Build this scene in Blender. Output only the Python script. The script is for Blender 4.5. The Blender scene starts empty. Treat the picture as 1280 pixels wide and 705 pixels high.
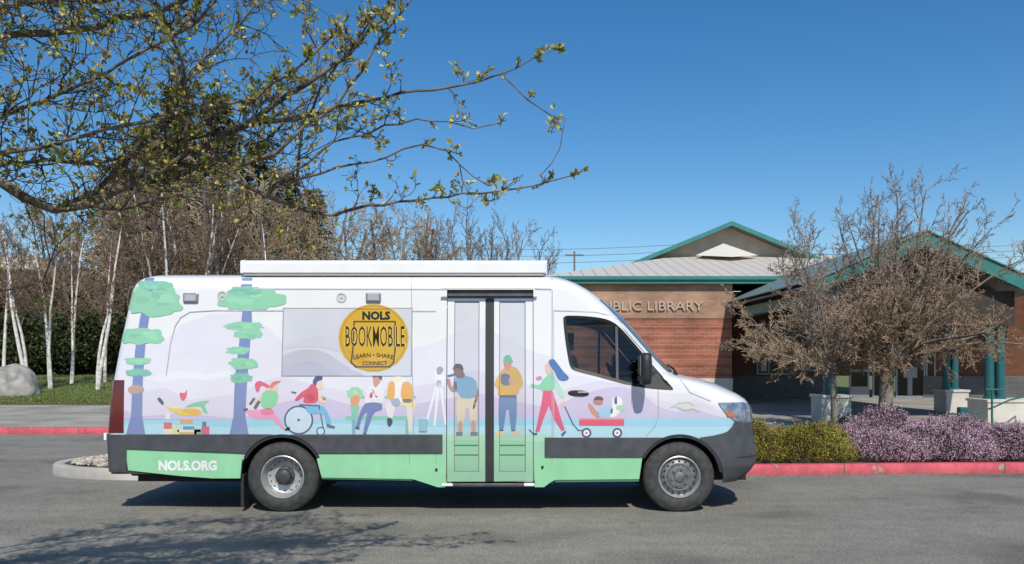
import bpy, bmesh, math, random
import numpy as np
from mathutils import Vector, Matrix
from mathutils.geometry import tessellate_polygon
rnd = random.Random(7)
PI = math.pi
F = 1035.0; U0 = 640.0; V0 = 448.0; CAMZ = 1.68
scene = bpy.context.scene
col = scene.collection
def P(u, v, d):                       # photo measurement + real depth -> point in the place (metres)
    return Vector(((u-U0)*d/F, d, CAMZ-(v-V0)*d/F))
def GX(u, d): return (u-U0)*d/F
def GZ(v, d): return CAMZ-(v-V0)*d/F
def lin(c):
    return c/12.92 if c <= 0.04045 else ((c+0.055)/1.055)**2.4
def S(r, g, b, k=1.0):
    return (lin(r/255)*k, lin(g/255)*k, lin(b/255)*k)

# ---------------------------------------------------------------- materials
MATS = {}
def nodes_of(m):
    m.use_nodes = True
    nt = m.node_tree
    return nt, nt.nodes['Principled BSDF']
def mat(name, color, rough=0.6, metal=0.0, noise=0.0, scale=8.0, bump=0.0, bscale=None, spec=0.5, coat=0.0, color2=None, obj_random=0.0):
    m = bpy.data.materials.new(name); nt, b = nodes_of(m)
    b.inputs['Roughness'].default_value = rough
    b.inputs['Metallic'].default_value = metal
    b.inputs['Specular IOR Level'].default_value = spec
    if coat: b.inputs['Coat Weight'].default_value = coat; b.inputs['Coat Roughness'].default_value = 0.08
    N = nt.nodes; L = nt.links
    tc = N.new('ShaderNodeTexCoord')
    ns = N.new('ShaderNodeTexNoise'); ns.inputs['Scale'].default_value = scale; ns.inputs['Detail'].default_value = 6
    L.new(tc.outputs['Object'], ns.inputs['Vector'])
    rp = N.new('ShaderNodeValToRGB')
    c2 = color2 or tuple(c*(1-noise) for c in color)
    c1 = color if color2 else tuple(min(1, c*(1+noise*0.7)) for c in color)
    rp.color_ramp.elements[0].color = (*c2, 1); rp.color_ramp.elements[0].position = 0.35
    rp.color_ramp.elements[1].color = (*c1, 1); rp.color_ramp.elements[1].position = 0.65
    L.new(ns.outputs['Fac'], rp.inputs['Fac'])
    L.new(rp.outputs['Color'], b.inputs['Base Color'])
    if bump:
        n2 = N.new('ShaderNodeTexNoise'); n2.inputs['Scale'].default_value = bscale or scale*6; n2.inputs['Detail'].default_value = 8
        L.new(tc.outputs['Object'], n2.inputs['Vector'])
        bp = N.new('ShaderNodeBump'); bp.inputs['Strength'].default_value = bump; bp.inputs['Distance'].default_value = 0.02
        L.new(n2.outputs['Fac'], bp.inputs['Height']); L.new(bp.outputs['Normal'], b.inputs['Normal'])
    MATS[name] = m
    return m
def mat_attr(name, rough=0.35, spec=0.5, coat=0.0, dirt=0.05, dscale=3.0, translucent=0.0, grime=0.0):
    m = bpy.data.materials.new(name); nt, b = nodes_of(m); N = nt.nodes; L = nt.links
    b.inputs['Roughness'].default_value = rough; b.inputs['Specular IOR Level'].default_value = spec
    if coat: b.inputs['Coat Weight'].default_value = coat; b.inputs['Coat Roughness'].default_value = 0.12
    a = N.new('ShaderNodeAttribute'); a.attribute_name = 'Col'
    tc = N.new('ShaderNodeTexCoord')
    ns = N.new('ShaderNodeTexNoise'); ns.inputs['Scale'].default_value = dscale; ns.inputs['Detail'].default_value = 7
    L.new(tc.outputs['Object'], ns.inputs['Vector'])
    mr = N.new('ShaderNodeMapRange'); mr.inputs['From Min'].default_value = 0.3; mr.inputs['From Max'].default_value = 0.7
    mr.inputs['To Min'].default_value = 1-dirt; mr.inputs['To Max'].default_value = 1.0
    L.new(ns.outputs['Fac'], mr.inputs['Value'])
    mx = N.new('ShaderNodeMix'); mx.data_type = 'RGBA'; mx.blend_type = 'MULTIPLY'; mx.inputs['Factor'].default_value = 1
    L.new(a.outputs['Color'], mx.inputs[6]); L.new(mr.outputs['Result'], mx.inputs[7])
    if grime:
        sx = N.new('ShaderNodeSeparateXYZ'); L.new(tc.outputs['Object'], sx.inputs[0])
        mp = N.new('ShaderNodeMapping'); mp.inputs['Scale'].default_value = (7, 7, 1.2); L.new(tc.outputs['Object'], mp.inputs['Vector'])
        n2 = N.new('ShaderNodeTexNoise'); n2.inputs['Scale'].default_value = 1.0; n2.inputs['Detail'].default_value = 8; L.new(mp.outputs[0], n2.inputs['Vector'])
        g = N.new('ShaderNodeMapRange'); g.inputs['From Min'].default_value = .35; g.inputs['From Max'].default_value = 1.25; g.inputs['To Min'].default_value = 1; g.inputs['To Max'].default_value = 0; L.new(sx.outputs[2], g.inputs['Value'])
        gm = N.new('ShaderNodeMath'); gm.operation = 'MULTIPLY'; L.new(g.outputs['Result'], gm.inputs[0]); L.new(n2.outputs['Fac'], gm.inputs[1])
        gk = N.new('ShaderNodeMath'); gk.operation = 'MULTIPLY'; gk.inputs[1].default_value = grime; L.new(gm.outputs[0], gk.inputs[0])
        m3 = N.new('ShaderNodeMix'); m3.data_type = 'RGBA'; L.new(gk.outputs[0], m3.inputs['Factor']); L.new(mx.outputs[2], m3.inputs[6]); m3.inputs[7].default_value = (.20,.175,.14,1)
        L.new(m3.outputs[2], b.inputs['Base Color'])
        n3 = N.new('ShaderNodeTexNoise'); n3.inputs['Scale'].default_value = 1.7; n3.inputs['Detail'].default_value = 2; L.new(tc.outputs['Object'], n3.inputs['Vector'])
        bp = N.new('ShaderNodeBump'); bp.inputs['Strength'].default_value = .35; bp.inputs['Distance'].default_value = .02; L.new(n3.outputs['Fac'], bp.inputs['Height']); L.new(bp.outputs['Normal'], b.inputs['Normal'])
    else: L.new(mx.outputs[2], b.inputs['Base Color'])
    if translucent:
        tr = N.new('ShaderNodeBsdfTranslucent'); L.new(mx.outputs[2], tr.inputs['Color'])
        ms = N.new('ShaderNodeMixShader'); ms.inputs[0].default_value = translucent
        out = nt.nodes['Material Output']
        L.new(b.outputs[0], ms.inputs[1]); L.new(tr.outputs[0], ms.inputs[2]); L.new(ms.outputs[0], out.inputs[0])
    MATS[name] = m
    return m
def mat_glass(name, tint, refl=1.0, rough=0.02):
    m = bpy.data.materials.new(name); m.use_nodes = True; nt = m.node_tree; N = nt.nodes; L = nt.links
    N.clear()
    out = N.new('ShaderNodeOutputMaterial'); t = N.new('ShaderNodeBsdfTransparent'); t.inputs[0].default_value = (*tint, 1)
    g = N.new('ShaderNodeBsdfGlossy'); g.inputs['Roughness'].default_value = rough
    fr = N.new('ShaderNodeFresnel'); fr.inputs[0].default_value = 1.5
    mu = N.new('ShaderNodeMath'); mu.operation = 'MULTIPLY'; mu.inputs[1].default_value = refl; mu.use_clamp = True
    L.new(fr.outputs[0], mu.inputs[0])
    ms = N.new('ShaderNodeMixShader'); L.new(mu.outputs[0], ms.inputs[0]); L.new(t.outputs[0], ms.inputs[1]); L.new(g.outputs[0], ms.inputs[2])
    L.new(ms.outputs[0], out.inputs[0]); MATS[name] = m
    return m

# ---------------------------------------------------------------- object bookkeeping
def tag(o, label=None, cat=None, group=None, kind=None):
    if label: o['label'] = label
    if cat: o['category'] = cat
    if group: o['group'] = group
    if kind: o['kind'] = kind
    return o
WL = {}                                # world location of every thing's / part's origin
def thing(name, loc, label, cat, group=None):
    o = bpy.data.objects.new(name, None); o.empty_display_size = 0.2
    col.objects.link(o); o.location = loc; WL[o] = Vector(loc)
    return tag(o, label, cat, group)
def link(name, me, parent=None, base=None):
    """mesh data is in world coordinates; move it to the parent's origin (or to base for a top-level mesh)."""
    o = bpy.data.objects.new(name, me); col.objects.link(o)
    org = WL[parent] if parent is not None else Vector(base or (0, 0, 0))
    if org.length: me.transform(Matrix.Translation(-org))
    if parent is not None: o.parent = parent
    else: o.location = org
    WL[o] = org
    return o
def copy_tree(o, parent=None):
    c = o.copy(); col.objects.link(c)
    if parent is not None: c.parent = parent
    for ch in list(o.children): copy_tree(ch, c)
    return c

class MB:
    def __init__(s): s.v = []; s.f = []; s.m = []; s.c = None
    def add(s, vs, fs, m=0):
        o = len(s.v); s.v.extend(vs)
        for f in fs: s.f.append(tuple(i+o for i in f)); s.m.append(m)
        return s
    def box(s, x0, x1, y0, y1, z0, z1, m=0):
        v = [(x0,y0,z0),(x1,y0,z0),(x1,y1,z0),(x0,y1,z0),(x0,y0,z1),(x1,y0,z1),(x1,y1,z1),(x0,y1,z1)]
        return s.add(v, [(0,3,2,1),(4,5,6,7),(0,1,5,4),(1,2,6,5),(2,3,7,6),(3,0,4,7)], m)
    def tube(s, pts, rad, n=6, m=0, cap=True):
        pts = [Vector(p) for p in pts]
        if not hasattr(rad, '__len__'): rad = [rad]*len(pts)
        vs = []; fs = []
        up = Vector((0.31, 0.17, 0.94))
        for i, p in enumerate(pts):
            d = (pts[min(i+1, len(pts)-1)]-pts[max(i-1, 0)])
            if d.length < 1e-9: d = Vector((0,0,1))
            d.normalize()
            a = d.cross(up)
            if a.length < 0.1: a = d.cross(Vector((1,0,0)))
            a.normalize(); b = d.cross(a)
            for k in range(n):
                t = 2*PI*k/n
                q = p+(a*math.cos(t)+b*math.sin(t))*rad[i]
                vs.append((q.x,q.y,q.z))
        for i in range(len(pts)-1):
            for k in range(n):
                k2 = (k+1) % n
                fs.append((i*n+k, (i+1)*n+k, (i+1)*n+k2, i*n+k2))
        if cap:
            fs.append(tuple(range(n))); fs.append(tuple((len(pts)-1)*n+k for k in reversed(range(n))))
        return s.add(vs, fs, m)
    def lathe(s, prof, center, axis='y', n=48, m=0, mats=None):
        """prof: list of (along, r)."""
        cx, cy, cz = center; vs = []; fs = []
        for (a, r) in prof:
            for k in range(n):
                t = 2*PI*k/n
                if axis == 'y': vs.append((cx+r*math.cos(t), cy+a, cz+r*math.sin(t)))
                elif axis == 'x': vs.append((cx+a, cy+r*math.cos(t), cz+r*math.sin(t)))
                else: vs.append((cx+r*math.cos(t), cy+r*math.sin(t), cz+a))
        o = len(s.v); s.v.extend(vs)
        for i in range(len(prof)-1):
            for k in range(n):
                k2 = (k+1) % n
                s.f.append((o+i*n+k, o+i*n+k2, o+(i+1)*n+k2, o+(i+1)*n+k)); s.m.append(mats[i] if mats else m)
        return s
    def prism(s, poly, y0, y1, m=0):
        """poly in (x,z), extruded along y"""
        n = len(poly)
        vs = [(x, y0, z) for x, z in poly]+[(x, y1, z) for x, z in poly]
        tri = tessellate_polygon([[Vector((x, z, 0)) for x, z in poly]])
        fs = [tuple(t) for t in tri]+[tuple(i+n for i in reversed(t)) for t in tri]
        fs += [(i, (i+1) % n, (i+1) % n+n, i+n) for i in range(n)]
        return s.add(vs, fs, m)
    def mesh(s, name, mats, smooth=False, angle=40):
        me = bpy.data.meshes.new(name); me.from_pydata(s.v, [], s.f)
        for m in mats: me.materials.append(m)
        if any(s.m): me.polygons.foreach_set('material_index', s.m)
        if s.c is not None:
            at = me.color_attributes.new('Col', 'FLOAT_COLOR', 'POINT')
            arr = np.ones((len(s.v), 4), dtype=np.float32); arr[:, :3] = np.array(s.c, dtype=np.float32)
            at.data.foreach_set('color', arr.ravel())
        bm = bmesh.new(); bm.from_mesh(me)
        if len(s.f) < 30000: bmesh.ops.recalc_face_normals(bm, faces=bm.faces)
        bm.to_mesh(me); bm.free()
        if smooth:
            me.polygons.foreach_set('use_smooth', [True]*len(me.polygons))
            me.set_sharp_from_angle(angle=math.radians(angle))
        me.update()
        return me
    def build(s, name, mats, parent=None, base=None, smooth=False, bevel=0.0, angle=40):
        if not isinstance(mats, (list, tuple)): mats = [mats]
        o = link(name, s.mesh(name, mats, smooth, angle), parent, base)
        if bevel:
            b = o.modifiers.new('bevel', 'BEVEL'); b.width = bevel; b.segments = 2; b.limit_method = 'ANGLE'; b.angle_limit = math.radians(35)
            b.harden_normals = False
        return o

def text_polys(body, bold=0.0, res=3):
    """flat triangles of a text set in Blender's own font: (verts2d, tris, width)"""
    cu = bpy.data.curves.new('t', 'FONT'); cu.body = body; cu.size = 1.0; cu.offset = bold; cu.resolution_u = res; cu.align_x = 'LEFT'
    ob = bpy.data.objects.new('t', cu); col.objects.link(ob)
    bpy.context.view_layer.update()
    dg = bpy.context.evaluated_depsgraph_get()
    me = bpy.data.meshes.new_from_object(ob.evaluated_get(dg))
    vs = [(v.co.x, v.co.y) for v in me.vertices]; fs = [tuple(p.vertices) for p in me.polygons]
    bpy.data.objects.remove(ob); bpy.data.curves.remove(cu); bpy.data.meshes.remove(me)
    xs = [v[0] for v in vs]; ys = [v[1] for v in vs]
    x0, x1, y0, y1 = min(xs), max(xs), min(ys), max(ys)
    return [((x-x0)/(x1-x0), (y-y0)/(y1-y0)) for x, y in vs], fs
# ================================================================ THE BOOKMOBILE
CY = 10.02; SEN = 2.3
def itp(tab, z):
    if z <= tab[0][0]: return tab[0][1]
    for (a, b), (c, d) in zip(tab, tab[1:]):
        if z <= c: return b+(d-b)*(z-a)/(c-a)
    return tab[-1][1]
T_W = [(.30,.985),(.42,1.0),(.50,1.01),(1.05,1.01),(1.30,1.004),(1.45,.995),(2.45,.905),(2.50,.888),(2.54,.862),(2.57,.83),(2.60,.77),(2.615,.70),(2.635,.55),(2.655,.33),(2.668,.12),(2.672,.03)]
T_XF = [(.30,2.66),(.38,2.76),(.50,2.85),(.62,2.86),(.84,2.815),(1.10,2.795),(1.17,2.775),(1.215,2.745),(1.262,2.685),(1.326,2.55),(1.389,2.41),(1.444,2.22),(1.475,2.06),(1.505,1.945),(1.56,1.87),(1.753,1.69),(2.116,1.375),(2.25,1.235),(2.37,1.075),(2.45,.945),(2.53,.79),(2.58,.66),(2.60,.59),(2.615,.50),(2.635,.35),(2.655,.05),(2.672,-.5)]
T_XR = [(.30,-4.37),(.42,-4.41),(.82,-4.43),(1.4,-4.385),(1.84,-4.32),(2.24,-4.25),(2.44,-4.21),(2.52,-4.18),(2.57,-4.13),(2.60,-4.06),(2.615,-4.02),(2.635,-3.86),(2.655,-3.5),(2.672,-3.0)]
T_FX = [(.3,.55),(1.2,.55),(1.4,.45),(1.55,.32),(2.3,.30),(2.6,.25)]
T_FY = [(.3,.60),(1.2,.60),(1.4,.50),(1.55,.36),(2.3,.36),(2.6,.30)]
T_B = [(.3,.08),(1.2,.07),(1.5,.13),(2.2,.13),(2.6,.05)]
def cpar(z):
    w = itp(T_W, z); xf = itp(T_XF, z); xr = itp(T_XR, z)
    fx = itp(T_FX, z); fy = min(itp(T_FY, z), w*.8); b = itp(T_B, z)
    rx = .10; ry = min(.14, w*.8)
    return w, xf, xr, fx, fy, b, rx, ry
def contour(z, s, off=0.0):
    """point on the near half of the body outline at height z; s 0 rear centre, 2 side rear, 3 side front, 5 nose centre"""
    w, xf, xr, fx, fy, b, rx, ry = cpar(z)
    w += off; xf += off; xr -= off
    if s <= 1: y = (w-ry)*s; x = xr
    elif s <= 2:
        a = (s-1)*PI/2; x = xr+rx*(1-max(0, math.cos(a))**(2/SEN)); y = w-ry+ry*math.sin(a)**(2/SEN)
    elif s <= 3: x = xr+rx+(xf-b-fx-xr-rx)*(s-2); y = w
    elif s <= 4:
        a = (s-3)*PI/2; x = xf-b-fx+fx*math.sin(a)**(2/SEN); y = w-fy+fy*max(0, math.cos(a))**(2/SEN)
    else:
        y = (w-fy)*(5-s); x = xf-b*(y/max(w-fy, 1e-4))**2
    return Vector((x, CY-y, z))
def hside(x, z):
    w, xf, xr, fx, fy, b, rx, ry = cpar(z)
    xa = xf-b-fx; xb = xr+rx
    if x > xa:
        t = min((x-xa)/fx, .999); return w-fy+fy*(1-t**SEN)**(1/SEN)
    if x < xb:
        t = min((xb-x)/rx, .999); return w-ry+ry*(1-t**SEN)**(1/SEN)
    return w
def s_of_x(x, z):
    w, xf, xr, fx, fy, b, rx, ry = cpar(z)
    xa = xf-b-fx; xb = xr+rx
    if x > xa: return 3+math.asin(min((x-xa)/fx, 1)**(SEN/2))*2/PI
    if x < xb:
        t = min((xb-x)/rx, 1)                      # 1-cos^(2/n)=1-t.. rear corner
        return 1+math.acos(min(1, (1-(1-t))**(SEN/2)))*2/PI
    return 2+(x-xb)/(xa-xb)
def Ys(x, z): return CY-hside(x, z)
def px(u, v, d0=9.0):
    d = d0
    for _ in range(5):
        X = GX(u, d); Z = GZ(v, d); d = Ys(X, min(Z, 2.66))
    return X, Z
def PX(*pts): return [px(u, v) for u, v in pts]

# ---------------------------------------------------------------- flat artwork cut to the panels
def clip_half(poly, ax, val, keep_less):
    out = []; n = len(poly)
    for i in range(n):
        a = poly[i]; b = poly[(i+1) % n]
        ia = (a[ax] <= val) == keep_less or a[ax] == val; ib = (b[ax] <= val) == keep_less or b[ax] == val
        if ia: out.append(a)
        if ia != ib:
            t = (val-a[ax])/(b[ax]-a[ax]); out.append((a[0]+(b[0]-a[0])*t, a[1]+(b[1]-a[1])*t))
    return out
def clip_rect(poly, r):
    x0, x1, z0, z1 = r
    if x0 is not None: poly = clip_half(poly, 0, x0, False)
    if poly and x1 is not None: poly = clip_half(poly, 0, x1, True)
    if poly and z0 is not None: poly = clip_half(poly, 1, z0, False)
    if poly and z1 is not None: poly = clip_half(poly, 1, z1, True)
    return poly
ART = []                                # (layer, colour, polygon in (x,z), bounding box)
def art_xz(layer, color, poly):
    ART.append((layer, color, poly))
def mute(c, k=.23):
    g = (226, 222, 232); return tuple(a+(b-a)*k for a, b in zip(c, g))
def art(layer, color, *pts): art_xz(layer, S(*mute(color), .86), PX(*pts))
def smooth_pts(pts, k=4, closed=True):
    out = []; n = len(pts)
    rng = range(n) if closed else range(n-1)
    for i in rng:
        g = lambda j: pts[j % n] if closed else pts[max(0, min(n-1, j))]
        p0, p1, p2, p3 = g(i-1), g(i), g(i+1), g(i+2)
        for j in range(k):
            t = j/k
            out.append(tuple(.5*((2*p1[c])+(-p0[c]+p2[c])*t+(2*p0[c]-5*p1[c]+4*p2[c]-p3[c])*t*t+(-p0[c]+3*p1[c]-3*p2[c]+p3[c])*t**3) for c in (0, 1)))
    if not closed: out.append(pts[-1])
    return out
def artc(layer, color, *pts): art(layer, color, *smooth_pts(list(pts)))
def ell(cx, cy, rx, ry, n=22, rot=0.0):
    c, s = math.cos(rot), math.sin(rot)
    return [(cx+rx*math.cos(2*PI*i/n)*c-ry*math.sin(2*PI*i/n)*s, cy+rx*math.cos(2*PI*i/n)*s+ry*math.sin(2*PI*i/n)*c) for i in range(n)]
def arte(layer, color, cx, cy, rx, ry, rot=0.0): art(layer, color, *ell(cx, cy, rx, ry, rot=rot))
def stroke(layer, color, w, *pts):
    for (a, b) in zip(pts, pts[1:]):
        dx, dy = b[0]-a[0], b[1]-a[1]; l = math.hypot(dx, dy) or 1
        nx, ny = -dy/l*w/2, dx/l*w/2; ex, ey = dx/l*w*.25, dy/l*w*.25
        art(layer, color, (a[0]+nx-ex, a[1]+ny-ey), (b[0]+nx+ex, b[1]+ny+ey), (b[0]-nx+ex, b[1]-ny+ey), (a[0]-nx-ex, a[1]-ny-ey))
def ring(layer, color, cx, cy, r, w, n=28):
    for i in range(n):
        a, b = 2*PI*i/n, 2*PI*(i+1)/n
        art(layer, color, *[(cx+q*math.cos(t), cy+q*math.sin(t)) for q, t in ((r-w/2, a), (r+w/2, a), (r+w/2, b), (r-w/2, b))])
def leafblob(layer, color, x0, x1, y0, y1, seed):
    r = random.Random(seed); pts = []
    cx, cy, rx, ry = (x0+x1)/2, (y0+y1)/2, (x1-x0)/2, (y1-y0)/2
    n = 26
    for i in range(n):
        t = 2*PI*i/n; k = r.uniform(.80, 1.08)
        c, s = math.cos(t), math.sin(t)
        pts.append((cx+rx*k*math.copysign(abs(c)**.8, c), cy+ry*k*math.copysign(abs(s)**.7, s)))
    art(layer, color, *smooth_pts(pts, 2))
    for k in range(5 if x1-x0 > 40 else 3):          # lighter and darker lobes
        t = r.uniform(0, 2*PI); q = r.uniform(.2,.62); ux = cx+rx*q*math.cos(t); uy = cy+ry*q*math.sin(t)
        wx, wy = rx*r.uniform(.18,.34), ry*r.uniform(.16,.34); f = r.choice((.93, 1.06, 1.09))
        art(layer+.15+.1*k, tuple(min(255, c*f) for c in color), *smooth_pts([(ux+wx*r.uniform(.75,1.2)*math.cos(a*PI/4), uy+wy*r.uniform(.75,1.2)*math.sin(a*PI/4)) for a in range(8)], 2))
def lettering(layer, color, body, x0, x1, y0, y1, bold=0.0, arc=0.0):
    vs, fs = text_polys(body, bold, 2)
    q = []
    for x, y in vs:
        u = x0+(x1-x0)*x; v = y1-(y1-y0)*y+arc*(2*x-1)**2
        q.append(px(u, v))
    for f in fs: art_xz(layer, S(*color, .86), [q[i] for i in f])

WHITE = S(240,239,238,.88)
LAV0, LAV1, LAV2, CYAN, CYAN2 = (236,233,241), (225,219,235), (205,193,226), (150,216,236), (176,228,240)
GREEN, SLATE, LEAF, LEAF2 = (150,218,168), (104,124,182), (132,210,158), (108,190,150)
# hills, lake and lawn
art(0, LAV0, (138,484),(146,440),(160,428),(182,432),(205,428),(228,405),(262,393),(300,390),(335,410),(354,428),(400,414),(440,418),(480,430),(515,436),(545,428),(575,414),(600,408),(628,420),(655,436),(690,446),(703,466),(745,474),(790,484),(822,490),(860,492),(885,503),(905,512),(925,524),(140,524))
art(1, LAV1, (138,512),(145,486),(170,492),(205,484),(238,500),(300,492),(330,476),(354,470),(395,482),(440,490),(500,486),(550,478),(590,462),(640,474),(690,492),(715,484),(750,476),(790,482),(822,500),(850,506),(868,500),(890,508),(915,522),(140,524))
art(2, LAV2, (139,524),(150,512),(180,520),(230,516),(300,524),(345,505),(395,494),(430,504),(470,512),(550,500),(600,492),(660,505),(690,510),(715,498),(750,486),(775,483),(800,490),(822,508),(845,515),(866,509),(888,518),(915,524))
art(2, (243,243,247), (180,474),(200,468),(225,463),(258,468),(288,462),(292,470),(262,476),(225,473),(205,479))
art(3, CYAN, (137,524),(925,522),(925,534),(915,544),(137,544))
art(4, CYAN2, (137,532),(200,530),(300,535),(420,529),(540,534),(690,531),(800,534),(920,533),(915,546.5),(690,548),(690,544),(137,544))
art(5, GREEN, (545,545),(690,545),(690,600),(545,604))
art(5.5, (168,226,184), (545,543),(690,543),(690,552),(545,550))
# left tree
art(6, SLATE, (186,346),(194,346),(190,372),(186,400),(182,430),(179,470),(178,520),(182,543),(158,543),(164,520),(166,480),(169,440),(175,400),(181,370))
leafblob(7, LEAF, 158,229,358,396,1); leafblob(8, LEAF2, 172,215,350,363,2)
leafblob(7, LEAF, 150,208,410,431,3); leafblob(7, LEAF, 155,191,447,456,4); leafblob(7, LEAF2, 156,190,461,470,5)
art(8, SLATE, (187,347),(194,347),(191,364),(186,364))
artc(8, (186,142,124), (160,486),(168,481),(178,483),(180,488),(172,492),(163,491))
# second tree
art(6, SLATE, (304,346),(317,346),(315,400),(312,440),(309,480),(307,520),(311,543),(287,543),(292,520),(294,470),(299,430),(303,390))
leafblob(7, LEAF, 271,357,360,388,6); leafblob(8, LEAF2, 285,330,358,370,7); leafblob(7, LEAF, 279,330,402,413,8); leafblob(8, LEAF, 292,330,411,424,9)
leafblob(7, LEAF, 283,312,433,443,10); leafblob(7, LEAF, 286,324,447,462,11); leafblob(7, LEAF2, 287,316,466,479,12)
art(9, SLATE, (305,346),(317,346),(316,366),(304,366))
# reader lying on a pile of books
artc(8, (240,200,70), (203,502),(212,508),(226,511),(240,510),(250,512),(252,517),(240,520),(224,518),(212,512))
artc(9, (240,170,60), (228,512),(246,512),(250,516),(238,519))
artc(9, (60,60,90), (197,499),(200,497),(205,503),(203,506))
artc(8, (120,200,150), (232,509),(244,503),(262,501),(256,506),(260,517),(254,514),(250,508))
artc(9, (238,226,190), (204,503),(212,506),(225,509),(222,511),(210,509))
artc(8, (224,84,116), (225,491),(231,491),(234,487),(233,496),(229,501),(226,498))
for (a, b, c, d, q) in ((204,216,536,543,(240,226,190)),(205,215,528,536,(214,96,96)),(207,213,517,524,(240,236,240)),(225,241,524,529,(224,160,90)),(229,243,533,537,(60,140,160)),(222,251,537,540,(236,232,200)),(224,246,540,543,(220,170,80)),(252,262,533,543,(214,84,108)),(253,258,527,533,(80,110,120)),(216,224,532,543,(216,226,150)),(243,252,536,543,(110,170,130))):
    art(8, q, (a,c),(b,c),(b,d),(a,d))
# running figure with streaming hair
artc(9, (232,70,104), (319,480),(324,476),(332,479),(338,483),(335,485),(327,482),(323,490),(320,488))
artc(9, (226,104,84), (338,482),(342,477),(351,476),(348,479),(343,482),(340,486))
artc(8, (240,190,170), (334,482),(345,480),(348,488),(340,492),(333,488))
artc(9, (120,212,150), (328,492),(337,488),(347,491),(346,503),(337,511),(327,507))
artc(8, (240,200,180), (318,502),(328,494),(331,498),(322,506)); stroke(9, (70,76,96), 3, (313,505),(318,498)); stroke(9, (70,76,96), 4, (319,510),(324,502))
artc(8, (244,150,186), (308,513),(325,512),(338,510),(345,518),(353,530),(357,537),(352,536),(340,524),(327,524),(314,521))
artc(9, (232,110,150), (326,513),(338,510),(342,517),(330,519)); art(9, (60,50,90), (304,511),(310,510),(310,513),(305,514)); art(9, (40,44,80), (356,536),(363,533),(362,538),(357,539))
# wheelchair user
arte(8, (206,228,244), 373.5,525,16.5,17.3); ring(9, (44,62,104), 373.5,525,17.2,2.0); arte(10, (60,80,130), 373.5,525,1.8,1.8)
for k in range(6):
    stroke(9, (230,238,248), .8, (373.5,525),(373.5+16*math.cos(k*PI/3+.3), 525+16*math.sin(k*PI/3+.3)))
arte(8, (206,228,244), 401,539,5,5); ring(9, (44,62,104), 401,539,4.8,1.5, 16)
artc(10, (98,180,220), (384,507),(402,507),(409,514),(414,528),(408,530),(404,518),(386,517)); art(11, (60,90,130), (408,529),(419,533),(418,536),(409,534))
stroke(11, (60,70,110), 1.8, (375,506),(399,507)); stroke(10, (60,70,110), 1.5, (399,507),(404,534))
artc(11, (222,56,84), (385,485),(390,480),(396,484),(398,494),(395,503),(380,503),(380,496),(372,501),(369,499),(376,491))
artc(12, (200,40,70), (382,494),(390,492),(394,498),(388,502)); stroke(11, (70,76,100), 2, (365,490),(370,491))
artc(10, (246,204,178), (396,476),(403,477),(404,484),(399,487),(394,483)); artc(12, (40,58,110), (391,478),(395,470),(402,468),(403,474),(397,477),(395,482))
artc(11, (248,210,180), (398,495),(405,496),(408,502),(402,504)); artc(11, (130,200,140), (402,495),(408,497),(405,501))
# bench and the two sitting figures
art(6, (122,204,170), (432,520),(517,520),(517,525),(432,525)); art(6, (122,204,170), (438,495),(520,495),(520,498),(438,498))
art(6, (110,170,190), (440,525),(445,525),(444,544),(440,544)); art(6, (110,190,160), (507,525),(511,525),(511,543),(507,543))
leafblob(7, (150,212,160), 433,455,484,500,21); artc(8, (236,142,88), (440,496),(448,494),(449,503),(443,507),(438,503)); art(7, (120,196,170), (438,506),(449,506),(447,522),(440,522))
artc(9, (244,238,240), (462,482),(472,479),(479,486),(479,503),(460,504),(456,500),(458,489)); artc(10, (196,60,80), (462,494),(465,490),(466,495),(463,498)); artc(10, (196,60,80), (469,493),(472,496),(470,497)); stroke(10, (180,60,70), 1.2, (466,487),(468,492))
artc(10, (212,140,116), (467,472),(475,472),(475,478),(470,484),(467,481)); artc(11, (62,58,76), (466,472),(469,467),(477,468),(477,475),(472,471))
artc(10, (88,110,172), (458,504),(476,504),(477,512),(468,516),(462,530),(458,541),(454,541),(459,516),(453,522),(449,534),(445,533),(451,514))
art(11, (50,60,96), (454,541),(458,541),(459,544),(454,544)); art(11, (50,60,96), (445,533),(450,534),(449,537),(444,536))
artc(9, (240,164,66), (486,479),(493,478),(493,497),(487,499),(484,494)); artc(9, (240,164,66), (504,478),(513,479),(517,490),(516,500),(505,502),(501,492))
artc(8, (246,246,240), (491,474),(506,474),(506,500),(492,500)); artc(9, (250,240,200), (492,471),(502,471),(502,476),(493,476))
artc(10, (150,170,200), (489,500),(498,498),(500,506),(492,508)); artc(9, (240,230,232), (483,505),(494,504),(492,518),(489,524),(484,518)); artc(10, (30,46,60), (484,524),(488,522),(491,527),(488,533),(485,532))
artc(10, (248,226,140), (503,502),(519,503),(518,508),(505,508)); art(9, (240,226,214), (508,507),(519,507),(514,540),(511,540)); artc(11, (110,96,96), (504,499),(514,499),(514,503),(505,503)); artc(12, (150,150,158), (490,464),(497,461),(500,465),(497,470),(491,469))
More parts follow.
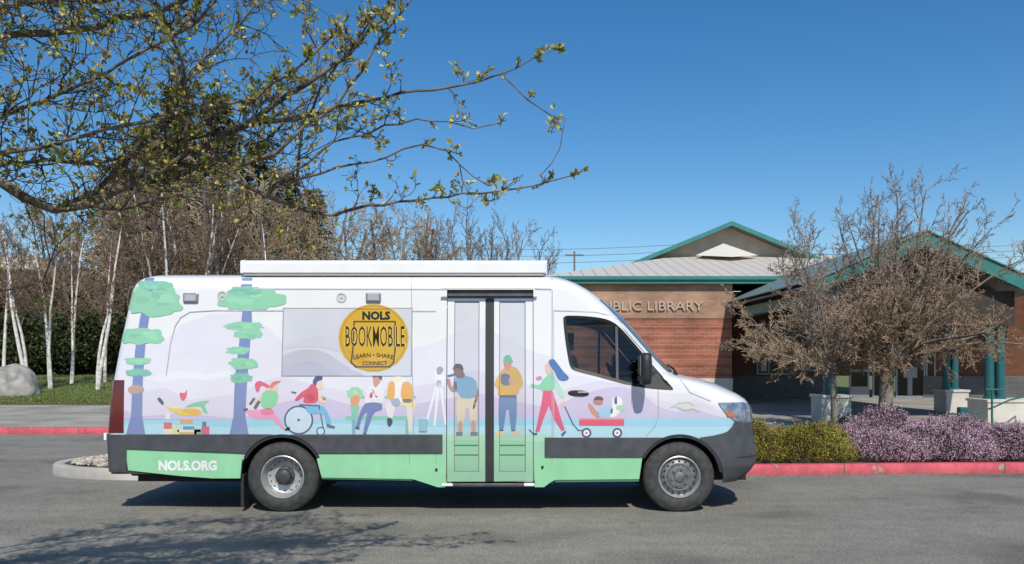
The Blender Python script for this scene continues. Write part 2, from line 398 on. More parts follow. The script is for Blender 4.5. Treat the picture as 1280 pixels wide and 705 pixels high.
# telescope and binocular man
stroke(8, (246,246,248), 3, (548,474),(532,532)); stroke(8, (246,246,248), 3, (549,474),(543,532)); stroke(8, (246,246,248), 3, (550,474),(557,530))
artc(8, (246,246,248), (545,462),(553,462),(555,482),(544,482)); artc(9, (150,150,156), (546,461),(550,458),(554,461),(552,467),(547,468))
artc(8, (128,170,190), (526,524),(534,524),(533,538),(527,538))
artc(9, (116,166,206), (568,474),(578,470),(590,472),(596,480),(594,496),(578,498),(573,492),(567,484))
artc(10, (126,92,82), (567,463),(570,456),(577,457),(579,464),(581,470),(575,473),(569,470)); artc(11, (74,66,70), (566,462),(569,455),(577,456),(579,463),(573,460))
artc(9, (178,118,96), (565,484),(568,477),(571,480),(570,489),(564,489),(559,480),(558,474),(562,474))
artc(8, (150,100,86), (594,480),(598,490),(595,505),(592,512),(591,508),(594,496)); stroke(12, (70,90,150), 2.6, (560,470),(568,468))
artc(8, (240,222,190), (572,496),(593,496),(596,515),(595,528),(588,528),(586,512),(582,512),(579,530),(572,530))
artc(9, (212,160,132), (573,528),(578,528),(577,541),(573,541)); artc(9, (212,160,132), (589,527),(594,527),(594,541),(590,541)); art(10, (110,120,120), (570,540),(578,540),(578,545),(570,545)); art(10, (110,120,120), (588,540),(597,540),(597,545),(588,545))
# man in yellow jumper holding a book
artc(9, (226,172,70), (625,466),(632,459),(644,459),(651,468),(654,480),(650,486),(645,494),(624,495),(622,486),(618,480))
artc(10, (96,100,124), (627,468),(637,469),(637,481),(627,480)); artc(11, (222,150,120), (637,472),(642,476),(640,481),(636,478))
artc(10, (222,140,116), (630,453),(639,453),(638,460),(634,463),(631,460)); artc(11, (100,200,130), (629,452),(631,445),(637,444),(640,449),(641,453),(633,453))
art(9, (90,132,186), (624,495),(646,495),(646,520),(644,539),(639,539),(636,512),(633,512),(629,539),(624,539),(623,515)); art(10, (70,80,110), (624,494),(645,494),(645,497),(624,497))
artc(9, (232,214,150), (620,540),(629,538),(629,545),(621,545)); artc(9, (232,196,160), (640,538),(647,540),(650,544),(641,545))
# woman pulling the wagon
artc(9, (122,212,160), (679,474),(687,467),(692,466),(694,478),(691,487),(680,488),(670,485),(664,484),(664,480),(674,481))
artc(8, (176,224,196), (692,470),(698,478),(702,486),(706,494),(703,498),(696,490),(692,482))
artc(10, (240,186,160), (682,456),(688,452),(690,462),(687,468),(682,464)); artc(11, (44,92,168), (686,451),(692,449),(698,456),(704,464),(711,472),(706,476),(698,474),(693,464),(688,458))
artc(10, (204,130,140), (670,472),(676,470),(677,474),(671,475))
art(9, (226,62,104), (679,487),(690,487),(696,505),(701,522),(706,537),(702,539),(693,525),(686,507),(680,522),(674,540),(669,540),(673,522),(677,503))
art(10, (40,70,110), (701,543),(706,538),(708,540),(703,546)); art(10, (40,70,110), (662,536),(666,541),(672,541),(671,544),(667,544),(661,538))
arte(10, (240,180,170), 705,505,3,3.5); stroke(9, (60,80,140), 1.6, (706,508),(716,530),(723,538),(728,538))
art(10, (232,62,92), (724,523),(780,523),(780,532),(724,532)); art(11, (250,110,120), (724,523),(780,523),(780,525),(724,525))
for cx in (733, 771.5):
    arte(11, (40,52,90), cx,541,6.2,6.2); arte(12, (250,250,252), cx,541,3.9,3.9); arte(13, (220,60,100), cx,541,1.4,1.4)
artc(9, (214,130,110), (735,505),(738,505),(746,514),(750,520),(746,522),(738,514)); artc(10, (176,116,96), (742,499),(746,495),(753,497),(753,505),(747,506),(742,504)); artc(11, (70,46,50), (742,500),(745,496),(752,496),(754,500),(748,500))
artc(9, (150,204,232), (748,512),(757,508),(764,508),(764,522),(750,522)); artc(10, (248,248,250), (766,498),(774,496),(778,502),(776,512),(770,520),(763,521),(765,510)); artc(11, (60,60,130), (768,498),(771,496),(771,505),(768,504)); artc(11, (160,216,170), (770,508),(780,506),(781,512),(772,513)); artc(11, (70,70,110), (764,510),(766,512),(765,517),(763,516))
# leaping fish on the wing
artc(8, (214,222,206), (838,510),(848,504),(860,503),(868,507),(874,506),(872,514),(866,511),(856,513),(846,509))
stroke(9, (170,182,150), 1.2, (838,510),(848,504),(860,503),(868,507)); stroke(9, (170,170,200), 1.2, (846,509),(856,513),(866,511),(873,515))
# panel gaps
GAP = (158,158,164); GAPD = (112,112,118)
for pl, c, w in (([(517,344),(517,543)], GAP, .8), ([(689.5,346),(690,470),(690,604)], GAP, .9), ([(272,388),(545,389)], (196,196,202), 1.2), ([(318,361),(560,361.5)], (206,206,212), 1.2),
    ([(669,361),(689,361.5)], (170,170,176), 1.4), ([(208,470),(213,432),(219,408),(226,397),(238,390),(272,388)], GAP, .9), ([(692,388),(745,390),(772,398),(778,404)], (190,190,196), 1.0), ([(692,388),(692,546)], (186,186,192), .8),
    ([(822.5,488),(823,520),(818,534),(808,545)], GAP, .9), ([(848,472),(862,490),(888,501)], (204,204,210), 1.0), ([(140,478),(148,430)], (206,206,212), .8), ([(512,543),(512,600)], (110,150,120), .7), ([(545,545),(545,604)], (120,170,130), .7)):
    stroke(10, c, w, *pl)

def decals(rects, off0, surf=Ys, step=.0004, lmax=99):
    """artwork cut to the given rectangles -> verts, tris, colours"""
    V = []; Fc = []; C = []
    for layer, color, poly in ART:
        for r in rects:
            p = clip_rect(list(poly), r)
            if len(p) < 3: continue
            q = [p[0]]
            for a in p[1:]:
                if abs(a[0]-q[-1][0])+abs(a[1]-q[-1][1]) > 1e-6: q.append(a)
            if len(q) > 2 and abs(q[0][0]-q[-1][0])+abs(q[0][1]-q[-1][1]) < 1e-6: q.pop()
            if len(q) < 3: continue
            tri = tessellate_polygon([[Vector((a, b, 0)) for a, b in q]])
            if not tri: continue
            bm = bmesh.new()
            vs = [bm.verts.new((a, 0, b)) for a, b in q]
            for t in tri:
                try: bm.faces.new([vs[i] for i in t])
                except ValueError: pass
            xs = [a for a, b in q]; zs = [b for a, b in q]
            rear = min(xs) < -4.0
            sx = .03 if max(xs) > 1.7 else .014 if rear else .5
            for ax, lo, hi, st in ((0, min(xs), max(xs), sx), (2, min(zs), max(zs), .03 if rear and layer > 5 else .08)):
                k = math.ceil(lo/st+1e-6)
                while k*st < hi-1e-6:
                    no = Vector((1, 0, 0)) if ax == 0 else Vector((0, 0, 1))
                    if not (ax == 0 and st < .1 and -3.95 < k*st < 1.7):
                        bmesh.ops.bisect_plane(bm, geom=bm.verts[:]+bm.edges[:]+bm.faces[:], plane_co=no*(k*st), plane_no=no)
                    k += 1
            o = len(V); bm.verts.index_update()
            for v in bm.verts:
                zz = min(v.co.z, 2.575); xx = max(v.co.x, itp(T_XR, zz)+.012)
                V.append((xx, surf(xx, zz)-off0-step*layer-(.0025 if xx < -3.98 and layer > 5 else 0), zz)); C.append(color)
            for f in bm.faces:
                a = [x.index for x in f.verts]
                n = (f.verts[1].co-f.verts[0].co).cross(f.verts[2].co-f.verts[0].co)
                if n.y > 0: a.reverse()
                Fc.append(tuple(i+o for i in a))
            bm.free()
    return V, Fc, C

mWrap = mat_attr('vinyl_wrap', rough=.28, coat=.75, dirt=.05, dscale=2.2, grime=.32)
mBlackPl = mat('black_plastic', (.022,.022,.024), .55, noise=.2, scale=20)
mClad = mat('grey_cladding', (.062,.066,.074), .5, noise=.18, scale=9, bump=.04, bscale=160)
mUnder = mat('underbody', (.012,.012,.013), .8)
mCabin = mat('cabin_trim', (.035,.035,.038), .7, noise=.2)
mRubber = mat('tyre_rubber', (.050,.050,.048), .82, noise=.35, scale=14, bump=.1, bscale=120)
mSteel = mat('wheel_steel', (.52,.52,.52), .4, metal=.55, noise=.2, scale=18)
mSteelD = mat('wheel_steel_grey', (.20,.20,.205), .5, metal=.6, noise=.3, scale=20)
mHub = mat('hub_grey', (.075,.075,.078), .5, metal=.3, noise=.3, scale=40)
mGlass = mat_glass('cab_glass', (.50,.55,.51), 1.3)
mScreen = mat('windscreen', (.012,.014,.016), .05, coat=1)
mChrome = mat('lamp_chrome', (.55,.56,.58), .18, metal=.85)
mRed = mat('lamp_red', (.10,.005,.010), .2, coat=.8)
mOrange = mat('lamp_orange', (.6,.12,.03), .25, coat=.8)
mLamp = mat('headlamp_lens', (.26,.30,.39), .08, coat=1, scale=11, color2=(.07,.085,.13))
mLampHi = mat('headlamp_reflector', (.55,.58,.62), .12, metal=.6)
mAwn = mat('awning_white', (.80,.80,.79), .4, noise=.04, scale=3)
mFilm = mat('window_film', (.50,.50,.53), .22, coat=.6)
mSteelBr = mat('door_track', (.10,.10,.105), .4, metal=.5, noise=.2)

van = thing('bookmobile_van', (0, CY, 0), 'white bookmobile van with people and pine trees painted on its side and a roof awning', 'van')

# ---- body: stacked outlines, closed, then wells, doorway, cab and cab windows cut out
ZL = [.42,.45,.48]+[.52+.05*i for i in range(17)]+[1.36,1.385,1.41,1.43,1.45,1.47,1.49,1.51,1.535]+[1.57+.035*i for i in range(25)]+[2.43,2.45,2.47,2.485,2.50,2.515,2.53,2.545,2.56,2.572,2.584,2.594,2.604,2.612,2.62,2.63,2.64,2.65,2.66,2.667,2.672]
SL = [i/4 for i in range(4)]+[1+i/14 for i in range(14)]+[2+i/60 for i in range(60)]+[3+i/16 for i in range(16)]+[4+i/8 for i in range(9)]
def ring_pts(z):
    near = [contour(z, s) for s in SL]
    far = [Vector((p.x, 2*CY-p.y, p.z)) for p in near[1:-1]][::-1]
    return near+far
mb = MB(); nr = 0
for z in ZL:
    r = ring_pts(z); nr = len(r); mb.v.extend([tuple(p) for p in r])
for i in range(len(ZL)-1):
    for k in range(nr):
        k2 = (k+1) % nr
        mb.f.append((i*nr+k, i*nr+k2, (i+1)*nr+k2, (i+1)*nr+k)); mb.m.append(0)
mb.f.append(tuple(range(nr-1, -1, -1))); mb.m.append(1)
mb.f.append(tuple(range((len(ZL)-1)*nr, len(ZL)*nr))); mb.m.append(0)
def tmp_obj(m, mats=(mWrap, mUnder, mCabin, mBlackPl)):
    o = bpy.data.objects.new('tmp', m.mesh('tmp', mats)); col.objects.link(o); return o
body_o = tmp_obj(mb)
XW = (GX(352, 9.0), GX(850, 9.0)); WR = .385; ARCH = .458
cutters = []
for xw in XW:
    for y0, y1 in ((8.5, 9.42), (10.62, 11.6)):
        c = MB(); c.lathe([(0, .001), (0, ARCH), (y1-y0, ARCH), (y1-y0, .001)], (xw, y0, WR), 'y', 64, 1); cutters.append(c)
DX0, DX1 = GX(558, 9.03), GX(667, 9.03); DZ1 = px(610, 362)[1]
c = MB(); c.box(DX0, DX1, 8.6, 9.24, .2, DZ1, 0); cutters.append(c)
c = MB()                                  # cab room
cav = [(.62,.70),(.62,2.36),(.90,2.33),(1.26,1.98),(1.62,1.56),(1.80,1.40),(1.80,.70)]
n = len(cav)
def yin(z): return itp(T_W, z)-.06
vs = [(x, CY-yin(z), z) for x, z in cav]+[(x, CY+yin(z), z) for x, z in cav]
c.add(vs, [tuple(range(n)), tuple(reversed(range(n, 2*n)))]+[(i, (i+1) % n, (i+1) % n+n, i+n) for i in range(n)], 2); cutters.append(c)
WIN_PX = smooth_pts([(704.5,400),(706,396.5),(710,395),(730,395.5),(752,398),(764,402),(774,409),(788,424),(805,444),(822,464),(836,480),(841,486.5),(835,487),(815,485.5),(790,482),(770,477),(745,470),(720,463.5),(714,459),(711,450),(707,425)], 3)
WIN = [px(u, v) for u, v in WIN_PX]
c = MB(); c.prism(WIN, 8.7, 11.4, 3); cutters.append(c)
for c in cutters:
    co = tmp_obj(c)
    md = body_o.modifiers.new('b', 'BOOLEAN'); md.operation = 'DIFFERENCE'; md.solver = 'EXACT'; md.object = co
    bpy.context.view_layer.update()
    me = bpy.data.meshes.new_from_object(body_o.evaluated_get(bpy.context.evaluated_depsgraph_get()))
    body_o.modifiers.clear(); body_o.data = me
    bpy.data.objects.remove(co)
bme = body_o.data
bv = [tuple(v.co) for v in bme.vertices]; bf = [tuple(p.vertices) for p in bme.polygons]; bmi = [p.material_index for p in bme.polygons]
bpy.data.objects.remove(body_o)
zdoor = (None, None)
R_BODY = [(None, DX0, None, None), (DX1, None, None, None), (DX0, DX1, DZ1, None)]
# the side window panel takes its own artwork: keep it free of body decals
WX0, WX1 = px(354,430)[0], px(514,430)[0]; WZ0, WZ1 = px(430,469.5)[1], px(430,386)[1]
R_BODY2 = [(None, WX0, None, None), (WX1, DX0, None, None), (WX0, WX1, WZ1, None), (WX0, WX1, None, WZ0), (DX1, None, None, None), (DX0, DX1, DZ1, None)]
dv, df, dc = decals(R_BODY2, .003)
B = MB(); B.add(bv, bf); B.m = bmi[:]; B.c = [WHITE if (p[2] > .60 or DX0-.02 < p[0] < DX1+.02) else (.03,.03,.033) for p in bv]
B.add(dv, df, 0); B.c += dc
body = B.build('body', [mWrap, mUnder, mCabin, mBlackPl], van, smooth=True, angle=32)

def slab(x0, x1, z0, z1, off, thick, mb, m=0, color=None, surf=Ys, dz=.1):
    """panel that follows the body side: front face off metres outside of it"""
    nz = max(1, int((z1-z0)/dz)); nx = max(1, int((x1-x0)/.4)); o = len(mb.v); vs = []; fs = []
    for i in range(nz+1):
        z = z0+(z1-z0)*i/nz
        for k in range(nx+1):
            x = x0+(x1-x0)*k/nx; y = surf(x, z)-off
            vs.append((x, y, z)); vs.append((x, y+thick, z))
    W = 2*(nx+1)
    for i in range(nz):
        for k in range(nx):
            a = i*W+2*k
            fs.append((a, a+2, a+W+2, a+W)); fs.append((a+1, a+W+1, a+W+3, a+3))
        a = i*W; fs.append((a, a+W, a+W+1, a+1)); b = i*W+2*nx; fs.append((b, b+1, b+W+1, b+W))
    for k in range(nx):
        a = 2*k; fs.append((a, a+1, a+3, a+2)); b = nz*W+2*k; fs.append((b, b+2, b+3, b+1))
    mb.add(vs, fs, m)
    if color is not None:
        if mb.c is None: mb.c = []
        mb.c += [color]*len(vs)

# ---- side window under grey film with the round sign
FILM = S(204,205,211)
w = MB(); slab(WX0, WX1, WZ0, WZ1, .004, .01, w, 0, FILM)
save = ART[:]; ART.clear()
artc(1, (192,192,204), (352,470),(352,448),(365,440),(385,437),(405,440),(425,452),(440,462),(450,470))
artc(1, (212,212,218), (352,436),(380,424),(410,420),(440,430),(430,440),(400,434),(370,434))
artc(2, (184,182,200), (352,470),(352,459),(372,453),(392,452),(412,462),(420,470))
arte(3, (222,166,10), 467,422.5,44,42.5); ring(4, (200,144,6), 467,422.5,40.5,2.2, 40)
artc(4, (208,150,6), (432,436),(445,452),(462,461),(480,459),(495,448),(470,452),(450,446))
save_sign = [a for a in ART if a[0] >= 3]
BR = (74,48,18)
lettering(6, (36,48,50), 'NOLS', 453,488,389,400, .05)
for a, b in (((443,402),(494,402)), ((443,402),(441,440)), ((441,440),(439,453)), ((439,453),(445,458.5)), ((445,458.5),(487,458.5)), ((487,458.5),(492,453)), ((492,453),(494,436)), ((494,436),(494,402))):
    stroke(5, BR, 2.0, a, b)
lettering(7, (232,206,120), 'BOOKMOBILE', 431.3,507.3,407,434, .034); lettering(8, (66,50,30), 'BOOKMOBILE', 432,506,407.5,433.5, .004)
lettering(6, BR, 'LEARN • SHARE', 442,492,441,446.5, .02, 3.0); lettering(6, BR, 'CONNECT', 453,484,451.5,456.5, .02)
wv, wf, wc = decals([(WX0, WX1, WZ0, WZ1)], .0055)
w.add(wv, wf, 0); w.c += wc
mFilmA = mat_attr('window_film_print', rough=.12, coat=1.0, dirt=.06, dscale=3)
sw = w.build('side_window', mFilmA, van, smooth=True, angle=30); tag(sw, 'grey filmed window with a round yellow sign and lettering')
# the part of the round sign that overlaps the body above and below the window, and the reader's head
top = MB(); ov = [a for a in ART if a[0] >= 3]
ART.clear(); ART.extend(ov); tv, tf, tcx = decals([(WX0, WX1+.2, WZ1, None), (WX0, WX1+.2, None, WZ0), (WX1, WX1+.2, WZ0, WZ1)], .012)
ART.clear(); ART.extend(save)
top.add(tv, tf, 0); top.c = list(tcx)
top.build('round_sign', mWrap, sw, smooth=True)
fr = MB()
for a in ((WX0-.012, WX0, WZ0-.012, WZ1+.012), (WX1, WX1+.012, WZ0-.012, WZ1+.012), (WX0, WX1, WZ1, WZ1+.012), (WX0, WX1, WZ0-.012, WZ0)):
    slab(*a, .0045, .01, fr)
fr.build('window_frame', mat('seal_grey', (.30,.30,.31), .6), sw)

# ---- folding passenger doors
def ysd(x, z): return Ys(x, z)+.012
Zb = .335
def door(u0, u1, g0, g1, label):
    x0, x1 = GX(u0, 9.03), GX(u1, 9.03); a0, a1 = GX(g0, 9.04), GX(g1, 9.04)
    ztop = px(u0, 373)[1]; gz1, gz0 = px(u0, 376.5)[1], px(u0, 590)[1]
    m = MB()
    for r in ((x0, a0, Zb, ztop), (a1, x1, Zb, ztop), (a0, a1, gz1, ztop), (a0, a1, Zb, gz0)):
        slab(*r, -.012, .035, m, 0, WHITE)
    v, f, c = decals([(x0, a0, Zb, ztop), (a1, x1, Zb, ztop), (a0, a1, gz1, ztop), (a0, a1, Zb, gz0)], -.0085)
    m.add(v, f, 0); m.c += c
    d = m.build('folding_door', mWrap, van, smooth=True, angle=30); tag(d, label)
    g = MB(); slab(a0, a1, gz0, gz1, -.026, .008, g, 0, S(206,206,210))
    v, f, c = decals([(a0, a1, gz0, gz1)], -.0235)
    g.add(v, f, 0); g.c += [tuple(q*.86 for q in k) for k in c]
    gp = g.build('door_glass', mFilmA, d, smooth=True, angle=30)
    sl = MB()
    for r in ((a0, a0+.007, gz0, gz1), (a1-.007, a1, gz0, gz1), (a0+.007, a1-.007, gz1-.007, gz1), (a0+.007, a1-.007, gz0, gz0+.007)):
        slab(*r, -.017, .02, sl)
    sl.build('glass_seal', mat('door_seal_grey', (.16,.16,.165), .6), d)
    for zz in (px(u0, 556)[1], px(u0, 568)[1]):
        b = MB(); slab(a0+.01, a1-.01, zz-.004, zz+.004, -.010, .02, b, dz=1); b.build('push_bar', mat('bar_green', S(112,178,132,.9), .4), d)
    return d
door(558.9, 606.5, 567.5, 599, 'left folding door leaf with the binocular watcher painted on it')
door(617.5, 666.2, 624, 657, 'right folding door leaf with the man in a yellow jumper painted on it')
m = MB(); slab(GX(606.5,9.03)+.002, GX(617.5,9.03)-.002, Zb, px(610,373)[1], -.02, .03, m); slab(GX(610.8,9.03), GX(612.8,9.03), Zb, px(610,373)[1], -.012, .02, m)
m.build('door_seal', mat('door_rubber', (.032,.033,.035), .6), van)
m = MB(); slab(DX0+.006, DX1-.006, px(610,372)[1]+.004, DZ1-.004, -.06, .05, m); slab(DX0+.006, DX1-.006, px(610,369.5)[1], px(610,366.5)[1], -.04, .03, m)
m.build('door_track', mSteelBr, van)
m = MB(); m.box(DX0-.05, DX1+.05, 8.985, 9.02, DZ1+.002, DZ1+.014); m.build('drip_rail', mat('rail_white', (.7,.7,.71), .4), van)
m = MB(); m.box(GX(564,9), GX(656,9), 9.0, 9.25, .285, .318); m.build('door_step', mSteelBr, van, bevel=.005)
for a, b in ((552,566),(655,668)):
    m = MB(); m.box(GX(a,9), GX(b,9), 8.995, 9.12, .292, .318); m.build('step_bracket', mAwn, van, bevel=.004)

# ---- lower skirts, cladding, bumpers
mGreen = mat_attr('green_vinyl', rough=.36, coat=.3, dirt=.14, dscale=3, grime=.35)
def skirt(name, pts, y0=9.004, label=None, letters=None):
    m = MB(); poly = [(GX(u, 9.0), GZ(v, 9.0)) for u, v in pts]
    m.prism(poly, y0, y0+.03); m.c = [S(150,218,168)]*len(m.v)
    if letters:
        vs, fs = text_polys(*letters[:2]); x0, x1, y0_, y1_ = letters[2:]
        o = [(GX(x0+(x1-x0)*a, 9.0), y0-.002, GZ(y1_-(y1_-y0_)*b, 9.0)) for a, b in vs]
        m.add(o, [tuple(reversed(f)) for f in fs]); m.c += [S(244,246,246)]*len(o)
    k = m.build(name, mGreen, van)
    if label: tag(k, label)
    return k
skirt('side_skirt', [(156,561),(303,567),(300,598),(265,598),(225,595),(160,588)], label='mint green rear skirt with white web address', letters=('NOLS.ORG', .05, 198, 271, 575.5, 588.5))
skirt('side_skirt', [(394,567),(556.5,568),(556.5,609),(547,609),(532,604),(516,599),(402,597)])
skirt('side_skirt', [(668.5,572),(803,572),(799,599),(694,600),(688,603),(680,609),(668.5,609)])
mEdge = mat('skirt_edge_green', S(70,118,84), .6)
m = MB(); m.prism([(GX(516,9),GZ(601,9)),(GX(402,9),GZ(599,9)),(GX(402,9),GZ(596,9)),(GX(516,9),GZ(597,9))], 9.012, 9.03); m.build('skirt_edge', mEdge, van)
m = MB(); m.prism([(GX(694,9),GZ(603,9)),(GX(799,9),GZ(602,9)),(GX(799,9),GZ(598,9)),(GX(694,9),GZ(599,9))], 9.012, 9.03); m.build('skirt_edge', mEdge, van)
def strip(pts, y0=8.988):
    m = MB(); m.prism([(GX(u, 8.99), GZ(v, 8.99)) for u, v in pts], y0, y0+.05)
    return m.build('side_moulding', mClad, van, bevel=.008)
def arc_px(cx, a0, a1, r, n=8):
    return [(cx+r*math.cos(math.radians(a0+(a1-a0)*i/n)), 597-r*math.sin(math.radians(a0+(a1-a0)*i/n))) for i in range(n+1)]
strip([(157,543),(340,543)]+arc_px(352, 100, 146, 53.6)+[(303,567),(157,561.5)])
strip([(364,543),(553,543),(553,567),(398,567)]+arc_px(352, 34, 80, 53.6)[0:])
strip([(681,547),(832,547)]+arc_px(850, 111, 148, 53.6)+[(803,571.5),(681,571.5)])
# black arch lips
for xw, a0, a1 in ((XW[0], 28, 152), (XW[1], 8, 152)):
    m = MB(); n = 28; vs = []; fs = []
    for i in range(n+1):
        t = math.radians(a0+(a1-a0)*i/n)
        for r, y in ((ARCH-.022, 9.0), (ARCH+.012, 9.0), (ARCH+.012, 9.03), (ARCH-.022, 9.10)):
            vs.append((xw+r*math.cos(t), y, WR+r*math.sin(t)))
    for i in range(n):
        for k in range(4): fs.append((i*4+k, i*4+(k+1) % 4, i*4+4+(k+1) % 4, i*4+4+k))
    m.add(vs, fs); m.build('arch_lip', mBlackPl, van, smooth=True, angle=40)
def patch(levels, off, name, mats, parent=van, ns=14, mirror=False, only_far=False, smooth=True):
    """levels: (z, s0, s1): a piece of skin riding on the body outline"""
    m = MB()
    for sgn in ((0, 1) if mirror else (1,) if only_far else (0,)):
        o = len(m.v)
        for z, s0, s1 in levels:
            for k in range(ns+1):
                p = contour(z, s0+(s1-s0)*k/ns, off)
                m.v.append((p.x, p.y if not sgn else 2*CY-p.y, p.z))
        for i in range(len(levels)-1):
            for k in range(ns):
                a = o+i*(ns+1)+k
                q = (a, a+1, a+ns+2, a+ns+1)
                m.f.append(q if not sgn else q[::-1]); m.m.append(0)
    return m.build(name, mats, parent, smooth=smooth, angle=35)
def fb(z):
    v = V0+(CAMZ-z)*F/9.05
    if v > 545: return XW[1]+math.sqrt(max(.04, (ARCH+.004)**2-(z-WR)**2))
    return GX(np.interp(v, [524,527,533,540,545], [918,916,913,906,884]), 9.05)
lv = []
for i in range(31):
    z = .32+(1.0-.32)*i/30
    lv.append((z, min(s_of_x(fb(z), z), 3.98), 5.0))
patch(lv, .012, 'front_bumper', mClad, ns=28, mirror=True)
patch([(.598, 3.2, 5.0), (.606, 3.2, 5.0)], .0155, 'bumper_seam', mBlackPl, ns=20, mirror=True)
patch([(.40+.02*i, 3.75+.02*i, 5.0) for i in range(8)], .016, 'lower_grille', mBlackPl, ns=14, mirror=True)
lv = []
for i in range(16):
    v = 590-(590-543)*i/15; z = GZ(v, 9.02); lv.append((z, 0.0, s_of_x(GX(161, 9.02), z)))
patch(lv, .014, 'rear_bumper', mClad, ns=24, mirror=True)
lv = []
for i in range(15):
    v = 541-(541-475)*i/14; z = GZ(v, 9.03); lv.append((z, .86, s_of_x(GX(157, 9.03), z)))
patch(lv, .008, 'tail_light', mRed, ns=14); patch(lv, .008, 'tail_light', mRed, ns=14, only_far=True)
lv = []
for i in range(15):
    v = 528.5-(528.5-502.5)*i/14; z = GZ(v, 9.15)
    lo = np.interp(v, [502,510,518,525,529], [893,898,905,915,930])
    hi = np.interp(v, [502,505,508,511,514], [3.45,3.62,3.85,4.15,4.2])
    s0 = s_of_x(GX(lo, 9.12), z)
    lv.append((z, s0, max(hi, s0+.05)))
hl = patch(lv, .012, 'headlight', mLamp, ns=16)
lv = []
for i in range(8):
    v = 524-(524-510)*i/7; z = GZ(v, 9.15); lv.append((z, 3.66, 4.0))
patch(lv, .016, 'reflector', mLampHi, hl, ns=8)
lv = []
for i in range(4):
    v = 520-(520-515)*i/3; z = GZ(v, 9.1); s0 = s_of_x(GX(903+(520-v)*-.4+2, 9.1), z); lv.append((z, s0, s0+.10))
patch(lv, .016, 'indicator', mOrange, hl, ns=4)
patch([(.62+.05*i, 4.25, 5.0) for i in range(11)], .02, 'grille', mBlackPl, ns=8, mirror=True)
# windscreen: dark glass skin between the pillars
lv = [(1.53+.045*i, 3.62, 5.0) for i in range(19)]
patch(lv, .006, 'windscreen', mScreen, ns=16, mirror=True)
m = MB(); m.tube([contour(1.50, 4.1, .03), contour(1.56, 4.5, .05), contour(1.60, 5.0, .05)], .012, 6); m.tube([contour(1.50, 3.75, .02), contour(1.52, 4.1, .035)], .02, 6); m.build('wiper', mBlackPl, van)

# ---- cab windows
def pane(side):
    g = MB(); n = len(WIN)
    q = [(x, (Ys(x, z)+.02) if side else 2*CY-(Ys(x, z)+.02), z) for x, z in WIN]
    tri = tessellate_polygon([[Vector((x, z, 0)) for x, z in WIN]]); g.add(q, [tuple(t) for t in tri])
    return g
def rim(side, w0=.0, w1=.030, off=.003):
    g = MB(); cx = sum(a for a, b in WIN)/len(WIN); cz = sum(b for a, b in WIN)/len(WIN); n = len(WIN); vs = []; fs = []
    for i, (x, z) in enumerate(WIN):
        a = WIN[i-1]; b = WIN[(i+1) % n]; tx, tz = b[0]-a[0], b[1]-a[1]; l = math.hypot(tx, tz) or 1
        nx, nz = -tz/l, tx/l
        if (cx-x)*nx+(cz-z)*nz < 0: nx, nz = -nx, -nz
        for k, yo in ((-.004, -off), (w1, .012)):
            X, Z = x+nx*k, z+nz*k; y = Ys(x, z)+yo
            vs.append((X, y if side else 2*CY-y, Z))
    for i in range(n):
        j = (i+1) % n; fs.append((2*i, 2*j, 2*j+1, 2*i+1))
    g.add(vs, fs); return g
for side in (1, 0):
    cw = pane(side).build('cab_window', mGlass, van)
    rim(side).build('window_seal', mBlackPl, cw)
    xd = 1.135
    zt = 2.03; zb_ = px(771, 476)[1]
    m = MB(); y = Ys(xd, 1.7)+.004
    def yy(q): return q if side else 2*CY-q
    vs = []
    for z in (zb_, zt):
        for xx in (xd, xd+.028):
            vs.append((xx, yy(Ys(xx, z)+.006), z)); vs.append((xx, yy(Ys(xx, z)+.03), z))
    m.add(vs, [(0,2,6,4),(1,5,7,3),(0,4,5,1),(2,3,7,6)])
    m.build('window_bar', mat('bar_grey', (.10,.10,.105), .35), cw)
    tri = [px(804,446),px(842,487.5),(px(800,485)[0], px(800,485)[1])]
    tri = [px(805,444),px(823,465),px(841,487),px(820,486),px(797,483.5),px(802,462)]
    m = MB(); vs = [(x, yy(Ys(x, z)-.002), z) for x, z in tri]
    t = tessellate_polygon([[Vector((x, z, 0)) for x, z in tri]]); m.add(vs, [tuple(k) for k in t]); m.build('mirror_panel', mBlackPl, cw)
# mirrors
for side in (1, 0):
    def yy(q): return q if side else 2*CY-q
    yb = Ys(GX(812, 8.95), 1.5)
    Xc = GX(807.5, 8.75)
    m = MB(); n = 12; lv = []
    zt, zb_ = GZ(441, 8.75), GZ(481, 8.75)
    prof = [(0,.55),(.05,.86),(.2,1),(.7,1),(.92,.92),(1,.6)]
    for tz, k in prof:
        z = zb_+(zt-zb_)*tz
        for i in range(n):
            a = 2*PI*i/n; lv.append((Xc+.062*k*math.copysign(abs(math.cos(a))**.7, math.cos(a)), yy(8.78+.115*k*math.copysign(abs(math.sin(a))**.6, math.sin(a))), z))
    m.v = lv
    for j in range(len(prof)-1):
        for i in range(n): m.f.append((j*n+i, j*n+(i+1) % n, (j+1)*n+(i+1) % n, (j+1)*n+i)); m.m.append(0)
    m.f += [tuple(reversed(range(n))), tuple(range((len(prof)-1)*n, len(prof)*n))]; m.m += [0, 0]
    mi = m.build('side_mirror', mBlackPl, van, smooth=True, angle=50)
    m = MB(); m.box(Xc-.05, Xc+.045, yy(8.87), yy(yb+.02), zb_+.03, zb_+.085); m.build('mirror_arm', mBlackPl, mi, bevel=.01); m = MB(); m.box(Xc-.04, Xc+.03, yy(8.87), yy(yb+.03), zt-.10, zt-.06); m.build('mirror_arm', mBlackPl, mi, bevel=.01)
    m = MB(); m.box(Xc-.066, Xc-.063, yy(8.69), yy(8.87), zb_+.10, zt-.03); m.build('mirror_glass', mChrome, mi)
